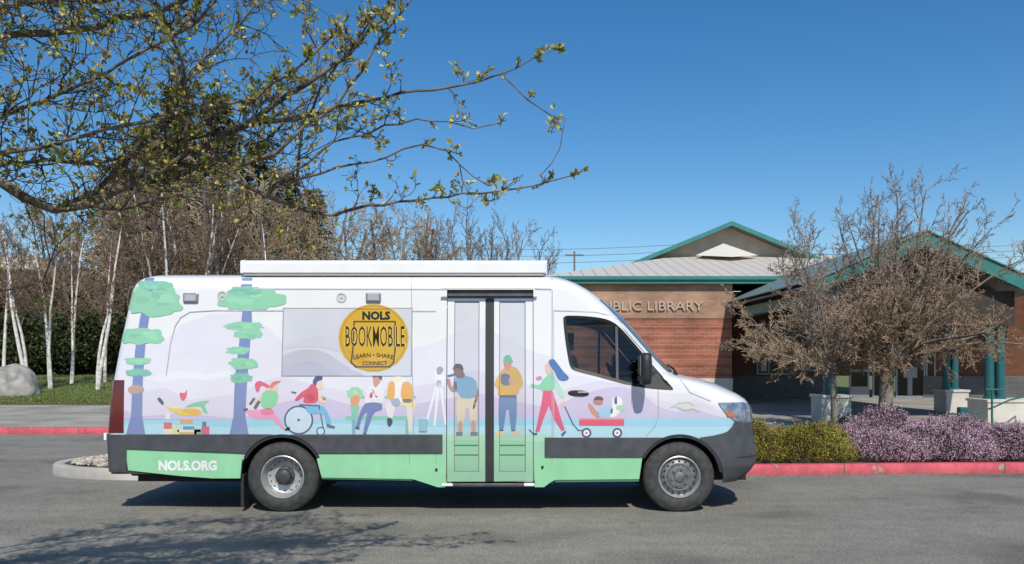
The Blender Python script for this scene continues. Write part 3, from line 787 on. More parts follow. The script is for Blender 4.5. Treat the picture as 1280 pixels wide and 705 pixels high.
# door handle
m = MB(); hx, hz = px(723, 491.5); m.v = []
n = 20
for (y, k) in ((.0, 1.0), (-.012, 1.0), (-.022, .8)):
    for i in range(n):
        a = 2*PI*i/n; m.v.append((hx+.115*k*math.copysign(abs(math.cos(a))**.7, math.cos(a)), Ys(hx, hz)+y, hz+.032*k*math.sin(a)+.010*math.cos(a)*-.6))
for j in range(2):
    for i in range(n): m.f.append((j*n+i, j*n+(i+1) % n, (j+1)*n+(i+1) % n, (j+1)*n+i)); m.m.append(0)
m.f.append(tuple(range(2*n, 3*n))); m.m.append(0)
dh = m.build('door_handle', mBlackPl, van, smooth=True, angle=40)
m = MB(); m.box(hx-.01, hx+.105, Ys(hx, hz)-.03, Ys(hx, hz)-.02, hz+.0, hz+.018); m.build('handle_grip', mat('grip_grey', (.25,.25,.26), .35), dh, bevel=.006)

# ---- awning, lamps, cameras
m = MB(); ax0, ax1 = GX(302, 9.19), GX(682, 9.19)
sec = [(9.185,2.633),(9.185,2.735),(9.20,2.762),(9.23,2.772),(9.42,2.772),(9.44,2.75),(9.44,2.65),(9.40,2.625),(9.195,2.625)]
ns_ = len(sec)
m.add([(ax0, y, z) for y, z in sec]+[(ax1, y, z) for y, z in sec], [tuple(range(ns_)), tuple(reversed(range(ns_, 2*ns_)))]+[(i, (i+1) % ns_, (i+1) % ns_+ns_, i+ns_) for i in range(ns_)])
aw = m.build('awning', mAwn, van, bevel=.006)
for x in (ax0, ax1):
    m = MB(); m.add([(x-.012, 9.31+(y-9.31)*1.03, 2.70+(z-2.70)*1.04) for y, z in sec]+[(x+.012, 9.31+(y-9.31)*1.03, 2.70+(z-2.70)*1.04) for y, z in sec], [tuple(range(ns_)), tuple(reversed(range(ns_, 2*ns_)))]+[(i, (i+1) % ns_, (i+1) % ns_+ns_, i+ns_) for i in range(ns_)]); m.build('end_cap', mAwn, aw)
m = MB(); m.box(ax0+.02, ax1-.02, 9.20, 9.36, 2.600, 2.624); m.build('awning_shade_strip', mat('strip_shade', (.35,.35,.36), .5), aw)  # grey strip standing in for the thin shadow line under the awning
for u, v in ((239, 372.5), (467, 372)):
    x, z = px(u, v); y = Ys(x, z)
    m = MB(); m.box(x-.083, x+.083, y-.03, y+.02, z-.055, z+.055); k = m.build('scene_lamp', mat('lamp_bezel', (.28,.27,.31), .35, metal=.4), van, bevel=.014)
    m = MB(); m.box(x-.062, x+.062, y-.036, y-.028, z-.034, z+.036); m.build('lamp_lens', mat('lamp_lens_grey', (.42,.41,.47), .15, coat=.8), k, bevel=.004)
for u, v in ((278, 370), (427, 372)):
    x, z = px(u, v); y = Ys(x, z)
    m = MB(); m.lathe([(0, .058), (-.014, .054), (-.014, .040), (-.006, .038), (-.006, .012), (-.018, .010), (-.018, .001)], (x, y, z), 'y', 20); m.build('speaker_grille', mat('grille_white', (.55,.56,.55), .5), van, smooth=True)
x, z = px(149, 545); m = MB(); m.box(-4.47, -4.44, 9.06, 9.12, GZ(550, 9.1), GZ(541, 9.1)); m.build('rear_marker', mAwn, van, bevel=.006)
for u, v in ((545.5, 587), (678, 584)):
    m = MB(); X, Z = GX(u, 9), GZ(v, 9); m.lathe([(0, .016), (-.012, .014), (-.012, .001)], (X, 9.003, Z), 'y', 12); m.build('lock_button', mBlackPl, van)
X, Z = px(529, 531); m = MB(); y = Ys(X, Z); m.box(X-.045, X+.045, y-.016, y+.01, Z-.075, Z+.075); m.build('fuel_socket', mat('socket', S(150,186,200,.9), .4), van, bevel=.006)
# mudflap, chassis
m = MB(); m.box(GX(298.5,9), GX(302.5,9), 9.06, 9.22, GZ(632,9.1), GZ(594,9.0)); m.build('mudflap', mBlackPl, van, bevel=.004)
m = MB(); m.box(-4.2, 2.2, 9.3, 10.74, .30, .47); m.box(-4.0, -3.2, 9.16, 10.9, .36, .46); m.box(-1.9, -.8, 9.14, 10.9, .33, .47); m.box(.3, 1.3, 9.14, 10.9, .34, .47)
for xw in XW: m.tube([(xw, 9.3, WR), (xw, 10.74, WR)], .07, 10)
m.tube([(-4.4, 9.6, .36), (-2.0, 9.6, .30), (0.5, 9.65, .32)], .04, 8)
m.build('chassis', mUnder, van)
m = MB(); m.box(2.1, 2.6, 9.2, 10.84, .33, .45); m.build('under_tray', mUnder, van)
# cab furniture
for yc in (9.50, 10.52):
    m = MB(); m.box(.70, 1.16, yc-.24, yc+.24, .95, 1.12); s = m.build('cab_seat', mCabin, van, bevel=.05)
    m = MB(); m.add([(.66,yc-.23,1.10),(.84,yc-.23,1.10),(.72,yc-.19,1.72),(.58,yc-.19,1.72),(.66,yc+.23,1.10),(.84,yc+.23,1.10),(.72,yc+.19,1.72),(.58,yc+.19,1.72)], [(0,1,2,3),(7,6,5,4),(0,4,5,1),(1,5,6,2),(2,6,7,3),(3,7,4,0)]); m.build('seat_back', mCabin, s, bevel=.04)
    m = MB(); m.box(.585, .70, yc-.13, yc+.13, 1.77, 1.97); m.tube([(.64,yc-.06,1.70),(.64,yc-.06,1.8)], .008, 6); m.tube([(.64,yc+.06,1.70),(.64,yc+.06,1.8)], .008, 6); m.build('headrest', mCabin, s, bevel=.03)
m = MB(); n = 28; R = .20; cen = Vector((1.30, 10.52, 1.44)); tilt = math.radians(28)
pts = []
for i in range(n+1):
    a = 2*PI*i/n; p = Vector((0, math.cos(a)*R, math.sin(a)*R)); p = Matrix.Rotation(-tilt, 3, 'Y') @ p; pts.append(cen+p)
m.tube(pts, .016, 8, cap=False); m.tube([cen, cen+Vector((.3, 0, -.2))], .03, 8)
for a in (0, 120, 240):
    p = Matrix.Rotation(-tilt, 3, 'Y') @ Vector((0, math.cos(math.radians(a+90))*R, math.sin(math.radians(a+90))*R)); m.tube([cen, cen+p], .014, 6)
m.build('steering_wheel', mBlackPl, van, smooth=True)
m = MB(); m.add([(1.45,9.15,.8),(1.78,9.15,.8),(1.78,9.15,1.42),(1.52,9.15,1.44),(1.45,10.88,.8),(1.78,10.88,.8),(1.78,10.88,1.42),(1.52,10.88,1.44)], [(0,1,2,3),(7,6,5,4),(0,4,5,1),(1,5,6,2),(2,6,7,3),(3,7,4,0)]); m.build('dashboard', mCabin, van, bevel=.03)

# ---- wheels
def holes(m, cx, y, cz, r, n, hr, mi, a0=0.0):
    for k in range(n):
        a = 2*PI*k/n+a0; m.lathe([(-.0, hr), (-.0015, hr*.9), (-.0015, .0005)], (cx+r*math.cos(a), y, cz+r*math.sin(a)), 'y', 10, mi)
def wheel(xw, yn, sgn, rear):
    """yn: outer tyre face, sgn +1 near side (axis goes away from the camera)"""
    def pf(p): return [(a*sgn, r) for a, r in p]
    t = MB()
    tp = [(.010,.232),(-.004,.250),(-.010,.275),(-.012,.300),(-.006,.328),(.006,.352),(.020,.370),(.030,.380),(.036,.3845)]
    for g in range(4):
        b = .050+g*.038; tp += [(b,.386),(b+.001,.376),(b+.007,.376),(b+.008,.386)]
    tp += [(.200,.3845),(.215,.372),(.235,.34),(.24,.30),(.225,.232),(.010,.232)]
    t.lathe(pf(tp), (xw, yn, WR), 'y', 72)
    for k in range(72):                      # shoulder blocks
        a = 2*PI*k/72; c, s = math.cos(a), math.sin(a); tx, tz = -s*.011, c*.011
        vs = []
        for (y, r) in ((.012,.366),(.036,.3875),(.036,.378),(.012,.356)):
            for q in (-1, 1): vs.append((xw+c*r+tx*q, yn+y*sgn-(.002*sgn), WR+s*r+tz*q))
        t.add(vs, [(0,1,3,2),(2,3,5,4),(0,2,4,6),(1,7,5,3),(0,6,7,1)])
    wh = thing_part('wheel', (xw, yn, 0), van)
    t.build('tyre', mRubber, wh, smooth=True, angle=30)
    r = MB()
    if rear:
        pr = [(.012,.236),(-.002,.236),(-.006,.228),(.004,.222),(.018,.214),(.050,.206),(.085,.200),(.108,.188),(.118,.168),(.122,.120),(.122,.001)]
        r.lathe(pf(pr), (xw, yn, WR), 'y', 56, mats=[0]*6+[0]*4)
        holes(r, xw, yn+.1165*sgn, WR, .172, 16, .013, 1)
        h = MB(); h.lathe(pf([(.121,.105),(.085,.100),(.080,.085),(.060,.080),(.020,.070),(.012,.055),(.012,.001)]), (xw, yn, WR), 'y', 32)
        for k in range(6):
            a = 2*PI*k/6; h.lathe(pf([(.085,.013),(.062,.013),(.058,.001)]), (xw+.092*math.cos(a), yn, WR+.092*math.sin(a)), 'y', 6)
    else:
        pr = [(.012,.230),(-.002,.230),(-.006,.222),(.006,.214),(.030,.205),(.036,.196),(.022,.182),(.010,.166),(.004,.150),(.006,.132),(.014,.120),(.014,.001)]
        r.lathe(pf(pr), (xw, yn, WR), 'y', 56, mats=[0]*4+[2]*7)
        holes(r, xw, yn+.0085*sgn, WR, .172, 16, .0125, 1)
        h = MB(); h.lathe(pf([(.012,.128),(-.004,.124),(-.008,.105),(-.006,.060),(-.016,.052),(-.020,.040),(-.020,.001)]), (xw, yn, WR), 'y', 32)
        for k in range(6):
            a = 2*PI*k/6+.26; h.lathe(pf([(-.006,.016),(-.024,.014),(-.026,.001)]), (xw+.088*math.cos(a), yn, WR+.088*math.sin(a)), 'y', 8)
    r.build('rim', [mSteel, mUnder, mSteelD], wh, smooth=True, angle=30)
    h.build('hub', mHub if rear else mSteelD, wh, smooth=True, angle=30)
    return wh
def thing_part(name, loc, parent):
    o = bpy.data.objects.new(name, None); o.empty_display_size = .2; col.objects.link(o); o.parent = parent
    o.location = Vector(loc)-WL[parent]; WL[o] = Vector(loc); return o
for xw, rear in ((XW[0], True), (XW[1], False)):
    wheel(xw, 9.035, 1, rear); wheel(xw, 2*CY-9.035, -1, rear)
# ================================================================ TREES AND SHRUBS
class Twigs:
    """many thin tapered branches gathered into one crown mesh, plus leaf faces"""
    def __init__(s): s.a = []; s.b = []; s.r0 = []; s.r1 = []; s.col = []; s.lv = []; s.lf = []; s.lc = []
    def seg(s, p, q, r0, r1, c): s.a.append((p.x,p.y,p.z)); s.b.append((q.x,q.y,q.z)); s.r0.append(r0); s.r1.append(r1); s.col.append(c)
    def leaf(s, p, d, w, c, r, curl=.0):
        d = d.normalized(); a = d.cross(Vector((r.gauss(0,1), r.gauss(0,1), r.gauss(0,1))))
        if a.length < 1e-4: return
        a.normalize(); l = w*r.uniform(1.4, 2.2); n = d.cross(a)
        o = len(s.lv); m = p+d*l*.5+n*(curl*l)
        for q in (p, m-a*w*.5, p+d*l, m+a*w*.5): s.lv.append((q.x,q.y,q.z)); s.lc.append(c)
        s.lf.append((o,o+1,o+2,o+3))
    def mesh(s, name, mats, base=Vector((0,0,0))):
        V = []; Fc = []; C = []
        if s.a:
            A = np.array(s.a); Bp = np.array(s.b); r0 = np.array(s.r0)[:,None]; r1 = np.array(s.r1)[:,None]
            D = Bp-A; D /= np.maximum(np.linalg.norm(D, axis=1, keepdims=True), 1e-9)
            up = np.tile(np.array([.31,.17,.94]), (len(A),1)); bad = np.abs((D*up).sum(1)) > .97; up[bad] = (1,0,0)
            X = np.cross(D, up); X /= np.linalg.norm(X, axis=1, keepdims=True); Y = np.cross(D, X)
            vs = []
            for k in range(3):
                t = 2*PI*k/3; o = X*math.cos(t)+Y*math.sin(t); vs.append(A+o*r0)
            for k in range(3):
                t = 2*PI*k/3; o = X*math.cos(t)+Y*math.sin(t); vs.append(Bp+o*r1)
            V = np.stack(vs, 1).reshape(-1, 3); n = len(A)
            i6 = np.arange(n)*6
            F0 = np.concatenate([np.stack([i6+k, i6+3+k, i6+3+(k+1) % 3, i6+(k+1) % 3], 1) for k in range(3)], 0)
            C = np.repeat(np.array(s.col), 6, axis=0)
        else:
            V = np.zeros((0,3)); F0 = np.zeros((0,4), int); C = np.zeros((0,3))
        if s.lv:
            F1 = np.array(s.lf)+len(V); V = np.concatenate([V, np.array(s.lv)]); C = np.concatenate([C, np.array(s.lc)]); F0 = np.concatenate([F0, F1])
        me = bpy.data.meshes.new(name)
        me.vertices.add(len(V)); me.vertices.foreach_set('co', np.ascontiguousarray(V, dtype=np.float32).ravel())
        me.loops.add(len(F0)*4); me.loops.foreach_set('vertex_index', np.ascontiguousarray(F0, dtype=np.int32).ravel())
        me.polygons.add(len(F0)); me.polygons.foreach_set('loop_start', np.arange(len(F0), dtype=np.int32)*4)
        at = me.color_attributes.new('Col', 'FLOAT_COLOR', 'POINT'); arr = np.ones((len(V),4), dtype=np.float32); arr[:,:3] = C
        at.data.foreach_set('color', arr.ravel())
        for m in mats: me.materials.append(m)
        me.update(calc_edges=True); me.validate()
        return me
def rot_off(d, ang, az):
    a = d.cross(Vector((0,0,1)))
    if a.length < .05: a = d.cross(Vector((1,0,0)))
    a.normalize(); b = d.cross(a)
    return (d*math.cos(ang)+(a*math.cos(az)+b*math.sin(az))*math.sin(ang)).normalized()
def limb(p, d, L, n, r, jit, up):
    """wandering polyline"""
    pts = [p.copy()]; st = L/n
    for i in range(n):
        d = (d+Vector((r.gauss(0,jit), r.gauss(0,jit), r.gauss(0,jit)+up))).normalized(); p = p+d*st; pts.append(p.copy())
    return pts
def jc(c, r, k=.25):
    q = 1+r.uniform(-k, k); return tuple(max(.001, x*q*(1+r.uniform(-.06,.06))) for x in c)
def grow(T, tr, p, d, L, rad, lev, r, o):
    """o: per level lists  n, ratio, angle, jitter, up ; tr collects the thick wood"""
    n = o['seg'][lev]; pts = limb(p, d, L, n, r, o['jit'][lev], o['up'][lev])
    last = lev >= len(o['kids']); rend = rad*(.25 if last else o.get('taper', .45))
    if lev < o['wood']:
        tr.tube(pts, [rad+(rend-rad)*i/n for i in range(n+1)], 7 if lev == 0 else 5, 0, cap=False)
    else:
        c = o['twig']; 
        for i in range(n): T.seg(pts[i], pts[i+1], max(o['rmin'], rad+(rend-rad)*i/n), max(o['rmin'], rad+(rend-rad)*(i+1)/n), jc(c if not isinstance(c, list) else r.choice(c), r))
    if o.get('leaf') and lev >= o.get('leaf_from', 2):
        ln, lw, lc = o['leaf']
        for _ in range(int(ln)+(r.random() < ln-int(ln))):
            k = r.randrange(1, n+1); q = pts[k]+(pts[k-1]-pts[k])*r.random()
            if 'leaf_z' in o and q.z > o['leaf_z']*r.uniform(.75,1.1) and r.random() < .88: continue
            dd = Vector((r.gauss(0,1), r.gauss(0,1), r.gauss(.3,1)))
            T.leaf(q, dd, lw*r.uniform(.6,1.3), jc(r.choice(lc), r, .3), r, .1)
    if last: return
    k = o['kids'][lev]
    for j in range(k):
        t = o['first'][lev]+(1-o['first'][lev])*(j+r.random())/k
        f = t*n; i = min(int(f), n-1); q = pts[i]+(pts[i+1]-pts[i])*(f-i)
        dd = (pts[i+1]-pts[i]).normalized()
        nd = rot_off(dd, math.radians(o['ang'][lev]*r.uniform(.7,1.25)), r.uniform(0, 2*PI) if not o.get('alt') else j*2.4+r.uniform(-.5,.5))
        grow(T, tr, q, nd, L*o['ratio'][lev]*r.uniform(.65,1.2)*(1-.45*t*o.get('cone', 1)), max(o['rmin'], (rad+(rend-rad)*t)*o.get('rr', .55)), lev+1, r, o)

mTwig = mat_attr('twig_bark', rough=.85, spec=.2, dirt=.25, dscale=1.5)
mLeafA = mat_attr('leaf_and_twig', rough=.7, spec=.25, dirt=.25, dscale=1.5, translucent=.22)
mNeedle = mat_attr('needles', rough=.75, spec=.2, dirt=.3, dscale=1.2)
def bark(name, c1, c2, sc=6, st=None): 
    return mat(name, c1, .9, color2=c2, scale=sc, bump=.4, bscale=30)
mBarkA = bark('alder_bark', (.23,.20,.17), (.12,.10,.085)); mBarkB = bark('birch_bark', (.80,.77,.72), (.48,.44,.40), 5)
mBarkC = bark('cherry_bark', (.26,.235,.20), (.12,.11,.075), 7); mBarkD = bark('fir_bark', (.07,.05,.04), (.035,.028,.022))
mBarkF = bark('foreground_bark', (.20,.165,.13), (.055,.045,.038), 12)

def place_tree(name, tr, T, loc, mats, label, cat, group=None, crown='crown', rz=0.0, sc=1.0):
    t = thing(name, loc, label, cat, group)
    for nm, me in (('trunk', tr), (crown, T)):
        o = bpy.data.objects.new(nm, me); col.objects.link(o); o.parent = t
    t.rotation_euler.z = rz; t.scale = (sc, sc, sc) if not hasattr(sc, '__len__') else sc
    return t
def make(o, H, rad, seed, mats, stems=1, spread=.25, lean=.0):
    r = random.Random(seed); T = Twigs(); tr = MB()
    for k in range(stems):
        a = r.uniform(0, 2*PI) if stems > 1 else 0; s = spread if stems > 1 else lean
        d = Vector((math.cos(a)*s, math.sin(a)*s, 1)).normalized()
        grow(T, tr, Vector((math.cos(a)*.1*(stems > 1), math.sin(a)*.1*(stems > 1), -.1)), d, H*r.uniform(.85,1), rad*r.uniform(.7,1), 0, r, o)
    return tr.mesh('wood', [mats[0]], True, 60), T.mesh('crown', [mats[1]])
ALD = dict(kids=[17,8,7], seg=[7,5,3,2], jit=[.05,.10,.14,.16], up=[.01,.06,.05,.02], first=[.22,.15,.1], ang=[48,45,48], ratio=[.36,.42,.42], wood=1, rmin=.011, rr=.5, twig=[(.62,.47,.31),(.52,.39,.26),(.70,.56,.38),(.42,.32,.22)], leaf=(.9,.040,[(.52,.34,.17),(.44,.30,.15),(.52,.42,.19),(.38,.36,.14)]), leaf_from=2)
BIR = dict(kids=[16,8,6], seg=[8,5,4,3], jit=[.045,.10,.14,.14], up=[.0,.04,-.01,-.05], first=[.38,.15,.1], ang=[38,42,45], ratio=[.30,.45,.5], wood=1, rmin=.009, rr=.42, twig=[(.24,.17,.125),(.30,.22,.17),(.18,.12,.09)], taper=.3)
SPA = dict(kids=[12,7,5], seg=[7,5,3,2], jit=[.05,.09,.12,.14], up=[.02,.07,.06,.04], first=[.2,.15,.1], ang=[36,40,42], ratio=[.48,.42,.42], wood=1, rmin=.011, rr=.5, twig=[(.25,.20,.17),(.20,.16,.14),(.28,.21,.16)])
def conifer(seed, H=12.0):
    r = random.Random(seed); T = Twigs(); tr = MB()
    tr.tube([(0,0,-.1),(r.gauss(0,.1),r.gauss(0,.1),H*.5),(0,0,H)], [.24,.14,.02], 8, cap=False)
    z = H*.06
    cols = [(.12,.145,.05),(.085,.115,.042),(.17,.18,.07),(.20,.18,.085),(.06,.08,.035)]
    while z < H*.985:
        f = z/H; R = H*.23*(1-f)**.75*r.uniform(.75,1.15)+.12
        nb = r.randint(5,7)
        for k in range(nb):
            a = 2*PI*k/nb+r.uniform(-.4,.4); R2 = R*r.uniform(.7,1.15)
            d = Vector((math.cos(a), math.sin(a), r.uniform(-.05,.25)))
            pts = limb(Vector((0,0,z)), d, R2, 4, r, .07, -.05)
            for i in range(4): T.seg(pts[i], pts[i+1], .02, .012, (.05,.038,.03))
            m = int(10+26*R2/2.5)
            for j in range(m):
                t = (j+r.random())/m*4; i = min(int(t), 3); q = pts[i]+(pts[i+1]-pts[i])*(t-i)
                dd = (pts[i+1]-pts[i]).normalized(); side = dd.cross(Vector((0,0,1))).normalized()*r.choice((-1,1))
                l = r.uniform(.3,.75)*(.5+.5*(1-f)); ddd = (dd*.5+side*r.uniform(.3,1)+Vector((0,0,r.uniform(-.7,.15)))).normalized()
                c = jc(r.choice(cols), r, .35)
                for h in range(3): T.leaf(q+ddd*l*h/3, ddd+Vector((r.gauss(0,.3),r.gauss(0,.3),r.gauss(0,.3))), .10*r.uniform(.7,1.3), c, r, .1)
        z += H*.022*r.uniform(.8,1.4)
    return tr.mesh('wood', [mBarkD], True, 60), T.mesh('crown', [mNeedle])
def bush(seed, rx, ry, h, n, cols, lw=.06, twigs=60, tc=(.10,.08,.06)):
    """leafy shrub: uneven clumps of small leaves around short stems"""
    r = random.Random(seed); T = Twigs(); S_ = Twigs()
    cl = []
    for k in range(twigs):
        a = r.uniform(0, 2*PI); q = math.sqrt(r.random()); e = Vector((math.cos(a)*rx*q, math.sin(a)*ry*q, h*(1-.55*q*q)*r.uniform(.55,1.08)))
        b = Vector((e.x*.3, e.y*.3, 0)); m = (b+e)/2+Vector((r.gauss(0,.06),r.gauss(0,.06),.05))
        S_.seg(b, m, .018, .012, tc); S_.seg(m, e, .012, .005, tc); cl.append(e)
    for e in cl:
        rr = r.uniform(.12,.30)*min(rx,h)*1.3; c0 = r.choice(cols); k = n//twigs
        for j in range(k):
            o = Vector((r.gauss(0,1),r.gauss(0,1),r.gauss(0,.8)))*rr*.6
            p = e+o
            if p.z < .02: p.z = .02+r.random()*.1
            T.leaf(p, Vector((r.gauss(0,1),r.gauss(0,1),r.gauss(.3,1))), lw*r.uniform(.6,1.3), jc(c0, r, .35), r, .1)
    return S_.mesh('stems', [mTwig]), T.mesh('foliage', [mNeedle])
def heath(seed, rx, ry, h, n, cols, base):
    """low mound of upright flowering spikes"""
    r = random.Random(seed); T = Twigs()
    for k in range(n):
        a = r.uniform(0, 2*PI); q = math.sqrt(r.random())
        x, y = math.cos(a)*rx*q, math.sin(a)*ry*q
        lump = .82+.20*math.sin(x*4.1+seed)*math.sin(y*3.7+seed*2)+.12*math.sin(x*9+y*7+seed)+.07*math.sin(x*19-y*14+seed)
        z = h*max(.02, (1-q**2.9))*lump
        out = Vector((x*.55/rx, y*.55/ry, 1.0-.2*q))+Vector((r.gauss(0,.25),r.gauss(0,.25),0))
        p = Vector((x, y, z*r.uniform(.62,1.0))); l = r.uniform(.07,.16)
        e = p+out.normalized()*l; pt = math.sin(x*6.3+seed*3)*math.sin(y*5.7+seed)
        c = jc(base if r.random() < (.30 if pt > .45 else .07) else r.choice(cols), r, .22)
        T.seg(p, (p+e)/2+Vector((r.gauss(0,.006),r.gauss(0,.006),0)), .003, .0045, jc(base, r)); 
        for j in range(3):
            g = p+(e-p)*(.25+.3*j+.15*r.random()); T.leaf(g, out+Vector((r.gauss(0,.6),r.gauss(0,.6),r.gauss(0,.4))), .0125*r.uniform(.7,1.4), c, r, .15)
    m = MB(); N = 26; M = 9
    vs = [(0,0,h*.74)]
    for j in range(1, M+1):
        q = j/M
        for i in range(N):
            a = 2*PI*i/N; x, y = math.cos(a)*rx*q, math.sin(a)*ry*q
            lump = .82+.20*math.sin(x*4.1+seed)*math.sin(y*3.7+seed*2)+.12*math.sin(x*9+y*7+seed)+.07*math.sin(x*19-y*14+seed)
            vs.append((x, y, h*max(0, 1-q**2.9)*lump*.84-.01))
    fs = [(0, 1+i, 1+(i+1) % N) for i in range(N)]
    for j in range(M-1):
        for i in range(N): fs.append((1+j*N+i, 1+(j+1)*N+i, 1+(j+1)*N+(i+1) % N, 1+j*N+(i+1) % N))
    m.add(vs, fs)
    return m.mesh('mound', [MATS['heath_core']], True, 80), T.mesh('sprigs', [mNeedle])
# ================================================================ THE GROUND
def sstep(a, b, x):
    t = max(0, min(1, (x-a)/(b-a))); return t*t*(3-2*t)
def terr(x, y):
    left = 1-sstep(-3, 2, x)
    z = -.04
    if y > 27: z = -.04+left*(sstep(27, 27.9, y)*.17+max(0, min(y, 75)-27.9)*.045)+(1-left)*.14*sstep(27, 30, y)
    return z
def mat_asphalt():
    m = bpy.data.materials.new('asphalt'); nt, b = nodes_of(m); N = nt.nodes; L = nt.links
    b.inputs['Roughness'].default_value = .88; b.inputs['Specular IOR Level'].default_value = .3
    tc = N.new('ShaderNodeTexCoord')
    def noise(sc, det=6, rough=.6, vec=None):
        n = N.new('ShaderNodeTexNoise'); n.inputs['Scale'].default_value = sc; n.inputs['Detail'].default_value = det; n.inputs['Roughness'].default_value = rough
        L.new(vec or tc.outputs['Object'], n.inputs['Vector']); return n
    def ramp(src, stops):
        r = N.new('ShaderNodeValToRGB'); e = r.color_ramp.elements
        e[0].position, e[0].color = stops[0][0], (*stops[0][1], 1); e[1].position, e[1].color = stops[1][0], (*stops[1][1], 1)
        L.new(src, r.inputs['Fac']); return r
    def mul(a, bb, f=1.0, mode='MULTIPLY'):
        x = N.new('ShaderNodeMix'); x.data_type = 'RGBA'; x.blend_type = mode; x.inputs['Factor'].default_value = f
        L.new(a, x.inputs[6]); L.new(bb, x.inputs[7]); return x.outputs[2]
    mp = N.new('ShaderNodeMapping'); mp.inputs['Scale'].default_value = (.35, 1.2, 1); L.new(tc.outputs['Object'], mp.inputs['Vector'])
    big = ramp(noise(.9, 7, .62, mp.outputs[0]).outputs['Fac'], [(.32, (.225,.217,.188)), (.68, (.31,.30,.262))])
    mid = ramp(noise(5, 6).outputs['Fac'], [(.3, (.80,.80,.81)), (.65, (1,1,1))])
    fine = ramp(noise(95, 3, .7).outputs['Fac'], [(.33, (.50,.50,.50)), (.66, (1.42,1.40,1.36))])
    vo = N.new('ShaderNodeTexVoronoi'); vo.inputs['Scale'].default_value = 70; L.new(tc.outputs['Object'], vo.inputs['Vector'])
    mot = ramp(noise(34, 4, .75).outputs['Fac'], [(.34, (.60,.60,.59)), (.66, (1.36,1.35,1.32))])
    agg = ramp(vo.outputs['Distance'], [(.05, (1.25,1.24,1.2)), (.35, (.92,.92,.92))])
    c = mul(mul(mul(big.outputs[0], mid.outputs[0]), fine.outputs[0]), agg.outputs[0]); c = mul(c, mot.outputs[0])
    # stains and tar lines
    st = ramp(noise(.55, 3, .5).outputs['Fac'], [(.36, (.70,.70,.71)), (.46, (1,1,1))]); c = mul(c, st.outputs[0])
    sp = N.new('ShaderNodeTexVoronoi'); sp.inputs['Scale'].default_value = 1.1; L.new(tc.outputs['Object'], sp.inputs['Vector'])
    dr = ramp(sp.outputs['Distance'], [(.03, (.62,.62,.63)), (.075, (1,1,1))]); c = mul(c, dr.outputs[0], .8)
    ed = N.new('ShaderNodeTexVoronoi'); ed.feature = 'DISTANCE_TO_EDGE'; ed.inputs['Scale'].default_value = .30
    ds = noise(1.6, 7, .65); mx = N.new('ShaderNodeMix'); mx.data_type = 'RGBA'; mx.blend_type = 'LINEAR_LIGHT'; mx.inputs['Factor'].default_value = .30
    L.new(tc.outputs['Object'], mx.inputs[6]); L.new(ds.outputs['Color'], mx.inputs[7]); L.new(mx.outputs[2], ed.inputs['Vector'])
    cr = ramp(ed.outputs['Distance'], [(.0010, (.60,.60,.60)), (.0030, (1,1,1))]); mk = ramp(noise(.33, 3).outputs['Fac'], [(.50, (0,0,0)), (.60, (1,1,1))])
    cx = N.new('ShaderNodeMix'); cx.data_type = 'RGBA'; cx.blend_type = 'MULTIPLY'; L.new(mk.outputs[0], cx.inputs['Factor']); L.new(c, cx.inputs[6]); L.new(cr.outputs[0], cx.inputs[7]); c = cx.outputs[2]
    L.new(c, b.inputs['Base Color'])
    bp = N.new('ShaderNodeBump'); bp.inputs['Strength'].default_value = .45; bp.inputs['Distance'].default_value = .008
    L.new(noise(140, 3, .7).outputs['Fac'], bp.inputs['Height']); L.new(bp.outputs['Normal'], b.inputs['Normal'])
    return m
mAsph = mat_asphalt()
mConc = mat('concrete', (.43,.41,.37), .9, noise=.22, scale=1.6, bump=.25, bscale=60)
mPave = mat('paving', (.33,.305,.262), .9, noise=.25, scale=.8, bump=.2, bscale=40)
mSoil = mat('bark_mulch', (.115,.08,.055), .95, noise=.5, scale=14, bump=.8, bscale=50)
mGrassG = mat('lawn', (.11,.15,.035), .95, color2=(.16,.16,.055), scale=1.2, bump=.6, bscale=30)
mFar = mat('far_ground', (.10,.10,.05), .95, noise=.3, scale=.05)
MATS['heath_core'] = mat('heath_core', (.055,.045,.032), .95, noise=.4, scale=12)
